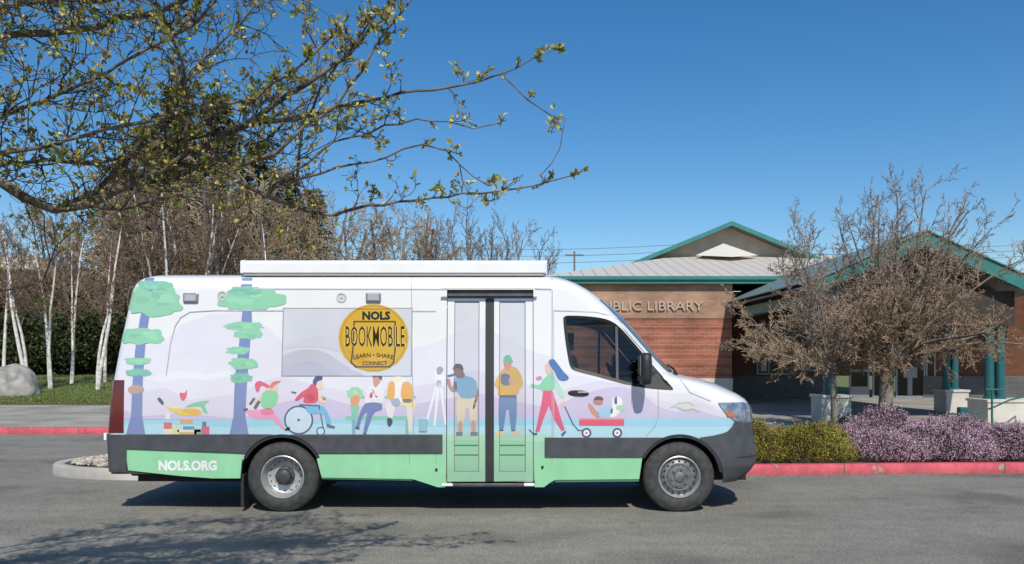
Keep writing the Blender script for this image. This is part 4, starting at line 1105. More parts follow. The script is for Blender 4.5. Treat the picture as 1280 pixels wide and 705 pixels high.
def mat_redkerb():
    m = bpy.data.materials.new('red_paint'); nt, b = nodes_of(m); N = nt.nodes; L = nt.links
    b.inputs['Roughness'].default_value = .7
    tc = N.new('ShaderNodeTexCoord'); n = N.new('ShaderNodeTexNoise'); n.inputs['Scale'].default_value = 3.2; n.inputs['Detail'].default_value = 9; n.inputs['Roughness'].default_value = .68
    L.new(tc.outputs['Object'], n.inputs['Vector']); r = N.new('ShaderNodeValToRGB'); e = r.color_ramp.elements
    e[0].position = .36; e[0].color = (.34,.24,.21,1); e[1].position = .41; e[1].color = (.42,.055,.072,1)
    k = r.color_ramp.elements.new(.62); k.color = (.62,.10,.125,1)
    L.new(n.outputs['Fac'], r.inputs['Fac'])
    sx = N.new('ShaderNodeSeparateXYZ'); L.new(tc.outputs['Object'], sx.inputs[0]); ad = N.new('ShaderNodeMath'); ad.inputs[1].default_value = 300; L.new(sx.outputs[0], ad.inputs[0])
    md = N.new('ShaderNodeMath'); md.operation = 'MODULO'; md.inputs[1].default_value = 2.4; L.new(ad.outputs[0], md.inputs[0])
    lt = N.new('ShaderNodeMath'); lt.operation = 'LESS_THAN'; lt.inputs[1].default_value = .022; L.new(md.outputs[0], lt.inputs[0])
    zr = N.new('ShaderNodeMapRange'); zr.inputs['From Min'].default_value = 0; zr.inputs['From Max'].default_value = .10; zr.inputs['To Min'].default_value = .55; zr.inputs['To Max'].default_value = 0; L.new(sx.outputs[2], zr.inputs['Value'])
    n2 = N.new('ShaderNodeTexNoise'); n2.inputs['Scale'].default_value = 1.3; n2.inputs['Detail'].default_value = 8; L.new(tc.outputs['Object'], n2.inputs['Vector'])
    zm = N.new('ShaderNodeMath'); zm.operation = 'MULTIPLY'; L.new(zr.outputs[0], zm.inputs[0]); L.new(n2.outputs['Fac'], zm.inputs[1])
    mxx = N.new('ShaderNodeMath'); mxx.operation = 'MAXIMUM'; L.new(zm.outputs[0], mxx.inputs[0]); L.new(lt.outputs[0], mxx.inputs[1])
    cm = N.new('ShaderNodeMix'); cm.data_type = 'RGBA'; L.new(mxx.outputs[0], cm.inputs['Factor']); L.new(r.outputs[0], cm.inputs[6]); cm.inputs[7].default_value = (.12,.075,.065,1)
    L.new(cm.outputs[2], b.inputs['Base Color'])
    bp = N.new('ShaderNodeBump'); bp.inputs['Strength'].default_value = .3; bp.inputs['Distance'].default_value = .01
    L.new(n.outputs['Fac'], bp.inputs['Height']); L.new(bp.outputs['Normal'], b.inputs['Normal']); return m
mRedK = mat_redkerb()
def struct(o): return tag(o, kind='structure')
xs = [-900,-500,-260,-140,-90]+[-60+3*i for i in range(41)]+[90,140,260,500,900]
ys = [-60,-30,-10,5,15,22,26,26.9,27.2,27.5,27.9]+[29+2*i for i in range(25)]+[82,90,110,150,220,400,700,1200]
m = MB(); m.v = [(x, y, terr(x, y)) for y in ys for x in xs]; nx = len(xs)
for j in range(len(ys)-1):
    for i in range(nx-1): m.f.append((j*nx+i, j*nx+i+1, (j+1)*nx+i+1, (j+1)*nx+i)); m.m.append(0)
struct(m.build('ground', mGrassG, smooth=True))
m = MB(); m.add([(-70,-40,0),(70,-40,0),(70,27.0,0),(-70,27.0,0)], [(0,1,2,3)]); struct(m.build('road', mAsph))
def zprism(poly, z0, z1, m=None, mi=0):
    m = m or MB(); n = len(poly)
    tri = tessellate_polygon([[Vector((x, y, 0)) for x, y in poly]])
    m.add([(x, y, z1) for x, y in poly]+[(x, y, z0) for x, y in poly], [tuple(t) for t in tri]+[(i, (i+1) % n, (i+1) % n+n, i+n) for i in range(n)], mi); return m
def kerb(path, w, z0, z1, name, mt, closed=False):
    """kerb stone run along a path (outer edge), w metres wide to the left of travel"""
    pts = [Vector((x, y, 0)) for x, y in path]; n = len(pts); m = MB()
    for i, p in enumerate(pts):
        a = pts[max(0, i-1)]; c = pts[min(n-1, i+1)]; d = (c-a).normalized(); nr = Vector((-d.y, d.x, 0))
        for q, z in ((0, z0), (.006, z1-.025), (.03, z1), (w-.02, z1), (w, z1-.015), (w, z0)):
            k = p+nr*q; m.v.append((k.x, k.y, z))
    for i in range(n-1):
        for k in range(5): m.f.append((i*6+k, (i+1)*6+k, (i+1)*6+k+1, i*6+k+1)); m.m.append(0)
    m.f += [tuple(range(6)), tuple((n-1)*6+k for k in reversed(range(6)))]; m.m += [0, 0]
    return struct(m.build(name, mt, smooth=True, angle=50))
def dens(path, st=.5):
    out = [path[0]]
    for a, b in zip(path, path[1:]):
        k = max(1, int(math.hypot(b[0]-a[0], b[1]-a[1])/st))
        out += [(a[0]+(b[0]-a[0])*i/k, a[1]+(b[1]-a[1])*i/k) for i in range(1, k+1)]
    return out
pave = [(-69,18.46),(.4,18.46),(1.6,18.2),(2.6,17.75),(3.6,17.6),(26,18.2),(26,32),(1.4,32),(1.4,27.95),(-69,27.95)]
struct(zprism(pave, -.02, .15).build('pavement', mPave))
kerb(dens([(-69,18.3),(.4,18.3),(1.55,18.05),(2.5,17.6),(3.55,17.45)], 1.2), .15, -.02, .155, 'red_kerb', mRedK)
m = MB(); m.box(-69, 1.2, 27.15, 27.8, .15, .165); struct(m.build('gutter', mSoil))  # dark strip along the back edge of the pavement
isl_l = smooth_pts([(-4.5,11.37),(-5.4,11.42),(-6.12,11.6),(-6.62,11.95),(-6.80,12.4),(-6.64,12.9),(-6.1,13.32),(-5.2,13.58),(-3.8,13.72)], 5, False)
front = [(24,13.15)]+[(24-1.5*i, 13.15-.0945*i) for i in range(1,12)]+[(6.9,12.1),(4,11.93),(1,11.73),(-2,11.53),(-3.3,11.44),(-4.1,11.39)]
kerb(list(reversed(isl_l)), .16, -.02, .15, 'kerb', mConc)
kerb(list(reversed(front)), .16, -.02, .15, 'red_kerb', mRedK)
back = [(-3.8,13.72),(0,14.1),(2.4,15.2),(4,16.6),(9,17.45),(24,17.9)]
kerb(list(reversed(back)), .14, -.02, .15, 'kerb', mConc)
bed = [p for p in reversed(isl_l)]
poly = [(x, y) for x, y in front]+[(-4.5,11.37)]+isl_l[1:]+back[1:]
inset = []
c0 = Vector((2, 13.2))
n = len(poly)
for i in range(n):
    a = Vector(poly[i-1]); b = Vector(poly[(i+1) % n]); d = (b-a).normalized(); nr = Vector((d.y, -d.x))
    p = Vector(poly[i])+nr*.12; inset.append((p.x, p.y))
struct(zprism(inset, -.02, .125).build('planting_bed', mSoil))

# pebbles at the tip of the bed
def pebbles():
    r = random.Random(5); m = MB(); cols = [(.50,.45,.37),(.42,.37,.30),(.58,.54,.47),(.35,.30,.25),(.46,.36,.28)]
    m.c = []
    phi = (1+5**.5)/2
    ico = [Vector(v).normalized() for v in ((-1,phi,0),(1,phi,0),(-1,-phi,0),(1,-phi,0),(0,-1,phi),(0,1,phi),(0,-1,-phi),(0,1,-phi),(phi,0,-1),(phi,0,1),(-phi,0,-1),(-phi,0,1))]
    ft = ((0,11,5),(0,5,1),(0,1,7),(0,7,10),(0,10,11),(1,5,9),(5,11,4),(11,10,2),(10,7,6),(7,1,8),(3,9,4),(3,4,2),(3,2,6),(3,6,8),(3,8,9),(4,9,5),(2,4,11),(6,2,10),(8,6,7),(9,8,1))
    k = 0
    while k < 1500:
        x = r.uniform(-6.6,-3.4); y = r.uniform(11.6,13.5)
        if ((x+4.5)/2.12)**2+((y-12.48)/.93)**2 > 1 and x < -4.5: continue
        if y < 11.62 or y > 13.42: continue
        s = r.uniform(.018,.05); a = r.uniform(0,PI); sx, sy, sz = s*r.uniform(.8,1.4), s*r.uniform(.8,1.2), s*r.uniform(.5,.8)
        z = .128+.09*max(0, 1-((x+5)/1.8)**2-((y-12.5)/1.0)**2)+r.uniform(0,.01)
        M = Matrix.Rotation(a, 3, 'Z'); c = jc(r.choice(cols), r, .2)
        m.add([tuple(M @ Vector((v.x*sx, v.y*sy, v.z*sz))+Vector((x,y,z))) for v in ico], ft); m.c += [c]*12; k += 1
    o = m.build('pebbles', mat_attr('pebble_stone', .85, dirt=.2, dscale=20), smooth=True, angle=80); tag(o, 'pale pebbles covering the rounded tip of the planting bed', 'pebbles', kind='stuff')
pebbles()
m = zprism([(x*1.0, y) for x, y in ell(-5.0, 12.5, 1.55, .85, 24)], .10, .16); 

# litter along the right kerb
def litter():
    r = random.Random(19); T = Twigs()
    for k in range(900):
        x = r.uniform(-4, 14); y = 11.39+(x+4.1)*.0625-abs(r.gauss(0, .10))-.02
        T.leaf(Vector((x, y, .006+.004*r.random())), Vector((r.gauss(0,1), r.gauss(0,1), r.gauss(0,.15))), r.uniform(.006,.014), jc(r.choice([(.30,.24,.08),(.20,.15,.08),(.12,.09,.06),(.38,.33,.14)]), r, .3), r, .2)
    o = bpy.data.objects.new('leaf_litter', T.mesh('litter', [mNeedle])); col.objects.link(o); tag(o, 'dry leaf litter and grit lying in the gutter of the right red kerb', 'leaf litter', kind='stuff')
litter()
# grass blades on the lawn
def lawn():
    r = random.Random(11); T = Twigs()
    for k in range(26000):
        y = 27.9+(r.random()**1.4)*22; x = r.uniform(-.72*y, -.36*y)
        h = r.uniform(.04,.10); z = terr(x, y)
        T.leaf(Vector((x, y, z)), Vector((r.gauss(0,.35), r.gauss(0,.35), 1)), h*.45, jc(r.choice([(.14,.20,.045),(.11,.17,.035),(.20,.21,.07),(.08,.14,.03)]), r, .3), r, .1)
    o = bpy.data.objects.new('grass', T.mesh('grass', [mNeedle])); col.objects.link(o); tag(o, 'short green lawn grass under the birches', 'grass', kind='stuff')
lawn()

# boulders
def boulder(seed, loc, s, label):
    bm = bmesh.new(); bmesh.ops.create_icosphere(bm, subdivisions=4, radius=1); r = random.Random(seed)
    from mathutils import noise as mn
    for v in bm.verts:
        p = v.co.copy(); q = 1+.28*mn.noise(p*1.1+Vector((seed,0,0)))+.10*mn.noise(p*3+Vector((seed,2,0)))+.03*mn.noise(p*9)
        p = p*q; p.z = max(p.z, -.35); v.co = Vector((p.x*s[0], p.y*s[1], (p.z+.3)*s[2]))
    me = bpy.data.meshes.new('rock'); bm.to_mesh(me); bm.free(); me.materials.append(MATS.get('boulder_stone') or mat('boulder_stone', (.30,.285,.26), .9, noise=.4, scale=2.5, bump=.6, bscale=16))
    me.polygons.foreach_set('use_smooth', [True]*len(me.polygons))
    o = bpy.data.objects.new('boulder', me); col.objects.link(o); o.location = loc; tag(o, label, 'boulder')
p = P(12, 490, 31.5); boulder(3, (p.x, 31.5, terr(p.x, 31.5)-.08), (1.15,.9,.95), 'big grey rounded boulder on the lawn beside the birch trunks')
p = P(-45, 490, 31); boulder(8, (p.x, 31, terr(p.x, 31)-.08), (1.0,.8,.9), 'second grey boulder half cut off at the left edge of the photo')

# ================================================================ THE LIBRARY
def mat_brick(name, c1, c2, mort, sc=1.0, band=None):
    m = bpy.data.materials.new(name); nt, b = nodes_of(m); N = nt.nodes; L = nt.links
    b.inputs['Roughness'].default_value = .88; b.inputs['Specular IOR Level'].default_value = .25
    tc = N.new('ShaderNodeTexCoord'); sx = N.new('ShaderNodeSeparateXYZ'); L.new(tc.outputs['Object'], sx.inputs[0])
    ad = N.new('ShaderNodeMath'); L.new(sx.outputs[0], ad.inputs[0]); L.new(sx.outputs[1], ad.inputs[1])
    cx = N.new('ShaderNodeCombineXYZ'); L.new(ad.outputs[0], cx.inputs[0]); L.new(sx.outputs[2], cx.inputs[1])
    bk = N.new('ShaderNodeTexBrick'); bk.inputs['Scale'].default_value = 1; bk.inputs['Brick Width'].default_value = .30*sc; bk.inputs['Row Height'].default_value = .10*sc
    bk.inputs['Mortar Size'].default_value = .008; bk.inputs['Mortar Smooth'].default_value = .3; bk.inputs['Bias'].default_value = .1
    bk.inputs['Color1'].default_value = (*c1,1); bk.inputs['Color2'].default_value = (*c2,1); bk.inputs['Mortar'].default_value = (*mort,1)
    L.new(cx.outputs[0], bk.inputs['Vector'])
    ns = N.new('ShaderNodeTexNoise'); ns.inputs['Scale'].default_value = 1.1; ns.inputs['Detail'].default_value = 8; L.new(tc.outputs['Object'], ns.inputs['Vector'])
    rp = N.new('ShaderNodeMapRange'); rp.inputs['To Min'].default_value = .72; rp.inputs['To Max'].default_value = 1.18; rp.inputs['From Min'].default_value = .3; rp.inputs['From Max'].default_value = .7; L.new(ns.outputs['Fac'], rp.inputs['Value'])
    mx = N.new('ShaderNodeMix'); mx.data_type = 'RGBA'; mx.blend_type = 'MULTIPLY'; mx.inputs['Factor'].default_value = 1
    L.new(bk.outputs['Color'], mx.inputs[6]); L.new(rp.outputs['Result'], mx.inputs[7]); out = mx.outputs[2]
    if band:                          # courses coloured as darker horizontal lines
        wv = N.new('ShaderNodeMath'); wv.operation = 'MODULO'; wv.inputs[1].default_value = band; az = N.new('ShaderNodeMath'); az.inputs[1].default_value = 10*band; L.new(sx.outputs[2], az.inputs[0]); L.new(az.outputs[0], wv.inputs[0])
        lt = N.new('ShaderNodeMath'); lt.operation = 'LESS_THAN'; lt.inputs[1].default_value = band*.26; L.new(wv.outputs[0], lt.inputs[0])
        mr = N.new('ShaderNodeMapRange'); mr.inputs['To Min'].default_value = 1; mr.inputs['To Max'].default_value = .70; L.new(lt.outputs[0], mr.inputs['Value'])
        m2 = N.new('ShaderNodeMix'); m2.data_type = 'RGBA'; m2.blend_type = 'MULTIPLY'; m2.inputs['Factor'].default_value = 1
        L.new(out, m2.inputs[6]); L.new(mr.outputs['Result'], m2.inputs[7]); out = m2.outputs[2]
    L.new(out, b.inputs['Base Color'])
    bp = N.new('ShaderNodeBump'); bp.inputs['Strength'].default_value = .5; bp.inputs['Distance'].default_value = .01; L.new(bk.outputs['Fac'], bp.inputs['Height']); bp.invert = True
    L.new(bp.outputs['Normal'], b.inputs['Normal']); return m
mBrR = mat_brick('red_brick', (.42,.155,.098), (.33,.115,.07), (.36,.25,.19), 1, .31)
mBrT = mat_brick('tan_brick', (.42,.255,.165), (.34,.20,.13), (.36,.27,.21))
mBrD = mat_brick('shaded_brown_brick', (.15,.06,.03), (.115,.045,.024), (.10,.07,.05))  # entrance brick, colours lowered to carry the deep shade there
mStone = mat_brick('shaded_grey_block', (.125,.125,.12), (.105,.105,.10), (.08,.08,.078), 2.0)  # entrance block wall, likewise darkened for the shade
mTeal = mat('teal_metal', (.035,.20,.175), .42, noise=.14, scale=3, color2=(.030,.165,.15))
mTealC = mat('teal_column', (.014,.115,.125), .4, noise=.12, scale=4)
mSid = mat('gable_siding', (.36,.325,.265), .8, noise=.1, scale=2)
mSoff = mat('soffit', (.20,.18,.15), .8, noise=.15)
mStucco = mat('stucco', (.60,.565,.49), .9, noise=.12, scale=2.5, bump=.2, bscale=60)
mDoorG = mat('dark_glass', (.008,.009,.010), .12, spec=.25)
mAlu = mat('door_frame', (.24,.24,.235), .5, metal=.2, noise=.08)
mDark = mat('dark_interior', (.02,.018,.016), .8)
mPaper = mat('notice_paper', (.45,.45,.44), .7, noise=.1, scale=12)
def mat_seam(name, c1, c2):
    m = bpy.data.materials.new(name); nt, b = nodes_of(m); N = nt.nodes; L = nt.links
    b.inputs['Roughness'].default_value = .45; b.inputs['Metallic'].default_value = .15
    tc = N.new('ShaderNodeTexCoord'); sx = N.new('ShaderNodeSeparateXYZ'); L.new(tc.outputs['Object'], sx.inputs[0])
    ad = N.new('ShaderNodeMath'); ad.inputs[1].default_value = 200; L.new(sx.outputs[0], ad.inputs[0]); md = N.new('ShaderNodeMath'); md.operation = 'MODULO'; md.inputs[1].default_value = .42; L.new(ad.outputs[0], md.inputs[0])
    r = N.new('ShaderNodeValToRGB'); e = r.color_ramp.elements; e[0].position = .045; e[0].color = (*c2,1); e[1].position = .07; e[1].color = (*c1,1); L.new(md.outputs[0], r.inputs['Fac'])
    L.new(r.outputs[0], b.inputs['Base Color']); return m
mSeam = mat_seam('roof_metal', (.66,.60,.53), (.46,.42,.37))
lib = thing('library_building', (10, 28, .15), 'low brick library with teal roof edges and a grey metal roof behind the van', 'building')
X0, X1w = 1.5, 7.38
z398, z478, z473 = GZ(398,27.8), GZ(478,27.8), GZ(473,27.8)
def part(name, mt, fn, parent=lib, label=None, **kw):
    m = MB(); fn(m); o = m.build(name, mt, parent, **kw)
    if label: tag(o, label)
    return o
part('base_course', mStucco, lambda m: m.box(X0-.02, X1w+.02, 27.76, 28.5, .15, z478))
part('wall', mBrR, lambda m: m.box(X0, X1w, 27.8, 31, z478+.002, z398), label='red brick wall with darker courses')
part('sill_band', mStucco, lambda m: m.box(X0-.02, X1w+.03, 27.755, 27.795, z478, z473))
part('wall', mBrT, lambda m: m.box(X0-.015, X1w+.015, 27.785, 31, z398+.003, 4.24), label='tan brick band that carries the lettering')
def recess(m):
    m.box(X1w+.02, 22, 31.300, 31.700, 1.02, 4.2)
part('wall', mBrD, recess, label='brown brick entrance wall, colour darkened for its shade')
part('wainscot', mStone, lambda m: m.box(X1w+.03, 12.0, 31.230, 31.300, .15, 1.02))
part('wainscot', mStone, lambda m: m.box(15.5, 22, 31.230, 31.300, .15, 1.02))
# lower roof: eave fascia, gutter, sloped planes with a hip on the left
part('fascia', mTeal, lambda m: (m.box(1.0, 18.9, 27.55, 27.63, 4.17, 4.40), m.box(.98, 18.95, 27.47, 27.55, 4.30, 4.41)))
part('soffit', mSoff, lambda m: m.box(1.1, 18.9, 27.63, 31.6, 4.245, 4.29))
def roof(m):
    e = 4.415; y0, y1 = 27.49, 33.2; k = .24; zt = e+(y1-y0)*k
    q = y1-y0; m.add([(.95,y0,e),(19.0,y0,e),(19.0-q,y1,zt),(.95+q,y1,zt),(.95,45,e),(.95+q,45,zt),(19.0-q,45,zt),(19.0,45,e)], [(0,1,2,3),(0,3,5,4),(3,2,6,5),(1,7,6,2)])
part('roof', mSeam, roof)
part('cricket_roof', mat('cricket_metal', (.66,.63,.57), .5, noise=.05), lambda m: m.add([(7.15,32.3,5.70),(8.35,32.7,6.22),(9.6,32.3,5.70),(8.35,31.4,5.53),(8.35,34,6.2)], [(0,3,1),(3,2,1),(0,1,4),(1,2,4)]))
part('gable_wall', mSid, lambda m: m.prism([(4.9,5.5),(4.9,5.45),(12.3,5.45),(12.3,5.5),(8.6,6.92)], 33.0, 33.3))
def rake(m):
    a = (4.35,5.30); p = (8.6,7.05); b = (12.85,5.30); t = .17
    for q, w in ((a,p),(p,b)):
        m.add([(q[0],32.35,q[1]),(w[0],32.35,w[1]),(w[0],32.35,w[1]-t),(q[0],32.35,q[1]-t),(q[0],32.45,q[1]),(w[0],32.45,w[1]),(w[0],32.45,w[1]-t),(q[0],32.45,q[1]-t)], [(0,1,2,3),(4,7,6,5),(0,4,5,1),(3,2,6,7),(0,3,7,4),(1,5,6,2)])
part('gable_rake', mTeal, rake)
part('gable_roof', mSeam, lambda m: m.add([(4.35,32.36,5.30),(8.6,32.36,7.052),(12.85,32.36,5.30),(4.35,45,5.30),(8.6,45,7.052),(12.85,45,5.30)], [(0,1,4,3),(1,2,5,4)]))
part('gable_soffit', mat('soffit_dark', (.10,.085,.065), .8), lambda m: m.add([(4.4,32.46,5.16),(8.6,32.46,6.90),(12.8,32.46,5.16),(4.4,33,5.16),(8.6,33,6.90),(12.8,33,5.16)], [(0,3,4,1),(1,4,5,2)]))
# raised letters
def raised(body, u0, u1, v0, v1, d, parent, mt):
    cu = bpy.data.curves.new('t', 'FONT'); cu.body = body; cu.extrude = .014; cu.offset = -.004; cu.resolution_u = 3
    ob = bpy.data.objects.new('t', cu); col.objects.link(ob); bpy.context.view_layer.update()
    me = bpy.data.meshes.new_from_object(ob.evaluated_get(bpy.context.evaluated_depsgraph_get())); bpy.data.objects.remove(ob)
    bm = bmesh.new(); bm.from_mesh(me); bmesh.ops.remove_doubles(bm, verts=bm.verts, dist=1e-5); bm.verts.ensure_lookup_table()
    x0 = min(v.co.x for v in bm.verts); x1 = max(v.co.x for v in bm.verts); y0 = min(v.co.y for v in bm.verts); y1 = max(v.co.y for v in bm.verts)
    seen = set()
    for v in bm.verts:
        if v.index in seen: continue
        st = [v]; grp = []
        seen.add(v.index)
        while st:
            a = st.pop(); grp.append(a)
            for e in a.link_edges:
                b = e.other_vert(a)
                if b.index not in seen: seen.add(b.index); st.append(b)
        idx = {a.index: i for i, a in enumerate(grp)}
        fs = {f for a in grp for f in a.link_faces}; m = MB()
        m.add([(GX(u0+(u1-u0)*(a.co.x-x0)/(x1-x0), d), d-a.co.z, GZ(v1-(v1-v0)*(a.co.y-y0)/(y1-y0), d)) for a in grp], [tuple(idx[a.index] for a in f.verts) for f in fs])
        m.build('letter', mt, parent)
    bm.free()
raised('PUBLIC LIBRARY', 744, 879, 376.5, 387.8, 27.72, lib, mat('letter_metal', (.48,.40,.32), .5, metal=.1))
# windows, notice board and doors of the recess
def window(x0, x1, z0, z1, y, nv, name='window', lab=None):
    m = MB(); t = .07
    for a in ((x0,x1,z0,z0+t),(x0,x1,z1-t,z1),(x0,x0+t,z0+t,z1-t),(x1-t,x1,z0+t,z1-t)): m.box(a[0],a[1],y-.05,y-.004,a[2],a[3])
    for i in range(1, nv):
        x = x0+(x1-x0)*i/nv; m.box(x-t/2, x+t/2, y-.048, y-.004, z0+t, z1-t)
    o = m.build(name, mAlu, lib, bevel=.006)
    if lab: tag(o, lab)
    m = MB(); m.box(x0+.02, x1-.02, y-.02, y-.003, z0+.02, z1-.02); m.build('pane', mDoorG, o); return o
w1 = window(GX(945,31.3), GX(992,31.3), 1.06, 3.0, 31.300, 3)
m = MB(); m.box(GX(951,31.3), GX(958,31.3), 31.268, 31.278, 1.2, 1.55); m.build('posted_notice', mPaper, w1)
nb = window(GX(1000,31.3), GX(1026,31.3), 1.2, 2.05, 31.290, 1, 'notice_board')
m = MB()
for i in range(2):
    for j in range(3): 
        if (i, j) != (1, 0): m.box(GX(1003+11*i,31.3), GX(1012+11*i,31.3), 31.255, 31.265, 1.28+.24*j, 1.48+.24*j)
        if (i, j) != (1, 0): m.build('sheet', mPaper, nb); m = MB()
window(GX(1061,31.3), GX(1086,31.3), .2, 3.1, 31.300, 1, 'glass_door', 'left glazed entrance door with a mid rail')
m = MB(); m.box(GX(1062,31.3), GX(1085,31.3), 31.240, 31.290, 1.18, 1.26); m.build('door_rail', mAlu, lib); m = MB(); m.box(GX(1062,31.3), GX(1085,31.3), 31.240, 31.290, .2, .62); m.build('door_rail', mAlu, lib)
window(GX(1090,31.3), GX(1117,31.3), .2, 3.1, 31.300, 1, 'glass_door', 'middle glazed entrance door')
gd = window(GX(1119,31.3), GX(1156,31.3), .2, 3.1, 31.300, 1, 'glass_door', 'right glazed entrance door with a white notice stand behind it')
m = MB(); m.box(GX(1129,31.3), GX(1146,31.3), 31.270, 31.280, .95, 1.35); m.box(GX(1134,31.3), GX(1140,31.3), 31.270, 31.280, .3, .95); m.build('notice_stand', mat('stand_grey', (.26,.26,.26), .7), gd)
window(GX(1156.5,31.3), GX(1169,31.3), .2, 3.1, 31.300, 1, 'glass_door', 'narrow side light of the entrance')
m = MB(); m.box(GX(1058,31.3), GX(1172,31.3), 31.200, 31.350, .15, .21); m.build('door_sill', mAlu, lib)
# entrance porch
def porch(m):
    pass
PK = (9.77,4.70); HW = 2.95; SL_ = .446
pl, pr = (PK[0]-2.55, PK[1]-2.55*SL_), (PK[0]+HW, PK[1]-HW*SL_)
def gab(y, t, z=0): return [(pl[0],y,pl[1]+z),(PK[0],y,PK[1]+z),(pr[0],y,pr[1]+z),(pl[0],y,pl[1]+z-t),(PK[0],y,PK[1]+z-t),(pr[0],y,pr[1]+z-t)]
part('porch_fascia', mTeal, lambda m: m.add(gab(19.55,.36)+gab(19.67,.36), [(0,1,4,3),(1,2,5,4),(6,9,10,7),(7,10,11,8),(0,6,7,1),(1,7,8,2),(3,4,10,9),(4,5,11,10),(0,3,9,6),(2,8,11,5)]))
mTealR = mat_seam('teal_roof', (.20,.27,.24), (.12,.17,.155))
part('porch_roof', mTealR, lambda m: m.add([(pl[0]-.03,19.5,pl[1]+.005),(PK[0],19.5,PK[1]+.03),(pr[0]+.03,19.5,pr[1]+.005),(pl[0]-.03,31,pl[1]+.005),(PK[0],31,PK[1]+.03),(pr[0]+.03,31,pr[1]+.005)]+[(pl[0]-.03,19.5,pl[1]-.03),(PK[0],19.5,PK[1]-.005),(pr[0]+.03,19.5,pr[1]-.03),(pl[0]-.03,31,pl[1]-.03),(PK[0],31,PK[1]-.005),(pr[0]+.03,31,pr[1]-.03)], [(0,1,4,3),(1,2,5,4),(6,9,10,7),(7,10,11,8),(0,6,7,1),(1,7,8,2),(0,3,9,6),(2,8,11,5)]))
part('porch_ceiling', mSoff, lambda m: m.add(gab(19.68,.06,-.10)+gab(30.0,.06,-.10), [(0,1,7,6),(1,2,8,7),(3,9,10,4),(4,10,11,5),(0,6,9,3),(2,5,11,8),(0,3,4,1),(1,4,5,2)]))
part('porch_beam', mTeal, lambda m: m.box(7.5, 7.8, 19.75, 27, 3.05, 3.34))
part('porch_beam', mTeal, lambda m: m.box(11.55, 11.85, 20.6, 27, 3.05, 3.34))
part('porch_shade_beam', mat('beam_shade', (.045,.032,.025), .8, noise=.2), lambda m: m.box(7.45, 12.1, 19.93, 20.38, 2.48, 3.30))  # added dark beam, stands in for the shaded soffit under the gable
part('porch_truss', mat('truss_brown', (.13,.075,.045), .7, noise=.2), lambda m: m.prism([(7.4,3.56),(12.3,3.36),(9.77,4.42)], 21.0, 21.15))
def plinth(x0, x1, y0, y1, z1, lab=None):
    m = MB(); m.box(x0, x1, y0, y1, .15, z1-.07); m.box(x0-.03, x1+.03, y0-.03, y1+.03, z1-.07, z1); o = m.build('plinth', mStucco, lib, bevel=.012)
    if lab: tag(o, lab)
def column(x, y, r, z0, z1):
    m = MB(); m.lathe([(z0, r*1.3), (z0+.06, r*1.3), (z0+.07, r), (z1-.1, r), (z1-.08, r*1.25), (z1, r*1.25)], (x, y, 0), 'z', 20); return m.build('column', mTealC, lib, smooth=True, angle=40)
plinth(GX(1023,20), GX(1060,20), 19.8, 20.5, .80)
column(GX(1035.5,20.1), 20.1, .115, .80, 2.5)
plinth(GX(1226,20), 14.6, 19.7, 20.6, .70)
for uu in (1236.5, 1250): column(GX(uu,20.1), 20.1, .105, .70, 2.5)
plinth(GX(1176,23.5), GX(1204,23.5), 23.2, 23.9, .80)
for uu in (1183, 1193): column(GX(uu,23.5), 23.5, .10, .80, 2.5)

# handrail and small sign by the entrance
hr = thing('handrail', (GX(1240,17.6), 17.9, .15), 'thin teal metal handrail sloping up beside the pale plinth', 'handrail')
mRail = mat('rail_teal', (.03,.13,.12), .4, noise=.1)
m = MB(); x = GX(1240,18); m.tube([(x,18,.13),(x,18,GZ(487,18))], .022, 8); m.build('post', mRail, hr, smooth=True)
m = MB(); m.tube([(GX(1232,18),18,GZ(487,18)),(GX(1256,18),18,GZ(487,18))], .02, 8); m.build('top_bar', mRail, hr, smooth=True)
m = MB(); m.tube([P(1216,517,18), P(1240,510,18.05), P(1262,500,18.6), P(1290,494,19.2)], .02, 8); m.build('sloping_bar', mRail, hr, smooth=True)
m = MB(); x = GX(1290,19.2); m.tube([(x,19.2,.13),(x,19.2,GZ(494,19.2))], .02, 8); m.build('post', mRail, hr, smooth=True)
sg = thing('path_sign', (GX(1203,18), 18, .15), 'small teal sign box on a short post beside the path', 'sign')
m = MB(); x = GX(1204.5,18); m.tube([(x,18,.13),(x,18,GZ(520,18))], .018, 8); m.build('post', mRail, sg)
m = MB(); m.box(GX(1198,18), GX(1209,18), 17.92, 18.08, GZ(521,18), GZ(509,18)); m.build('sign_box', mTealC, sg, bevel=.015)

# ================================================================ FAR THINGS
fb_ = thing('far_building', (-40, 62, terr(-40,62)), 'pale flat roofed building far off at the left edge behind the birches', 'building')
m = MB(); m.box(-50, -35.9, 62, 72, 1.2, 8.3); m.build('wall', mat('far_wall', (.10,.075,.06), .8), fb_); m = MB(); m.box(-50.3, -35.4, 61.7, 72.3, 8.31, 9.3); m.build('roof', mat('far_roof', (.55,.53,.50), .7), fb_)
mPole = mat('pole_wood', (.16,.15,.14), .9)
for u, top, d, lab in ((718, 314, 110, 'distant wooden utility pole seen just above the van roof'), (978, 300, 150, 'distant utility pole behind the library gable')):
    up = thing('utility_pole', (GX(u,d), d, .1), lab, 'utility pole')
    m = MB(); m.tube([(GX(u,d),d,0),(GX(u,d),d,GZ(top,d))], [.16,.11], 8); m.build('pole', mPole, up)
    m = MB(); z = GZ(top+5,d); m.box(GX(u,d)-1.2, GX(u,d)+1.2, d-.08, d+.08, z-.1, z+.1); m.build('cross_arm', mPole, up)
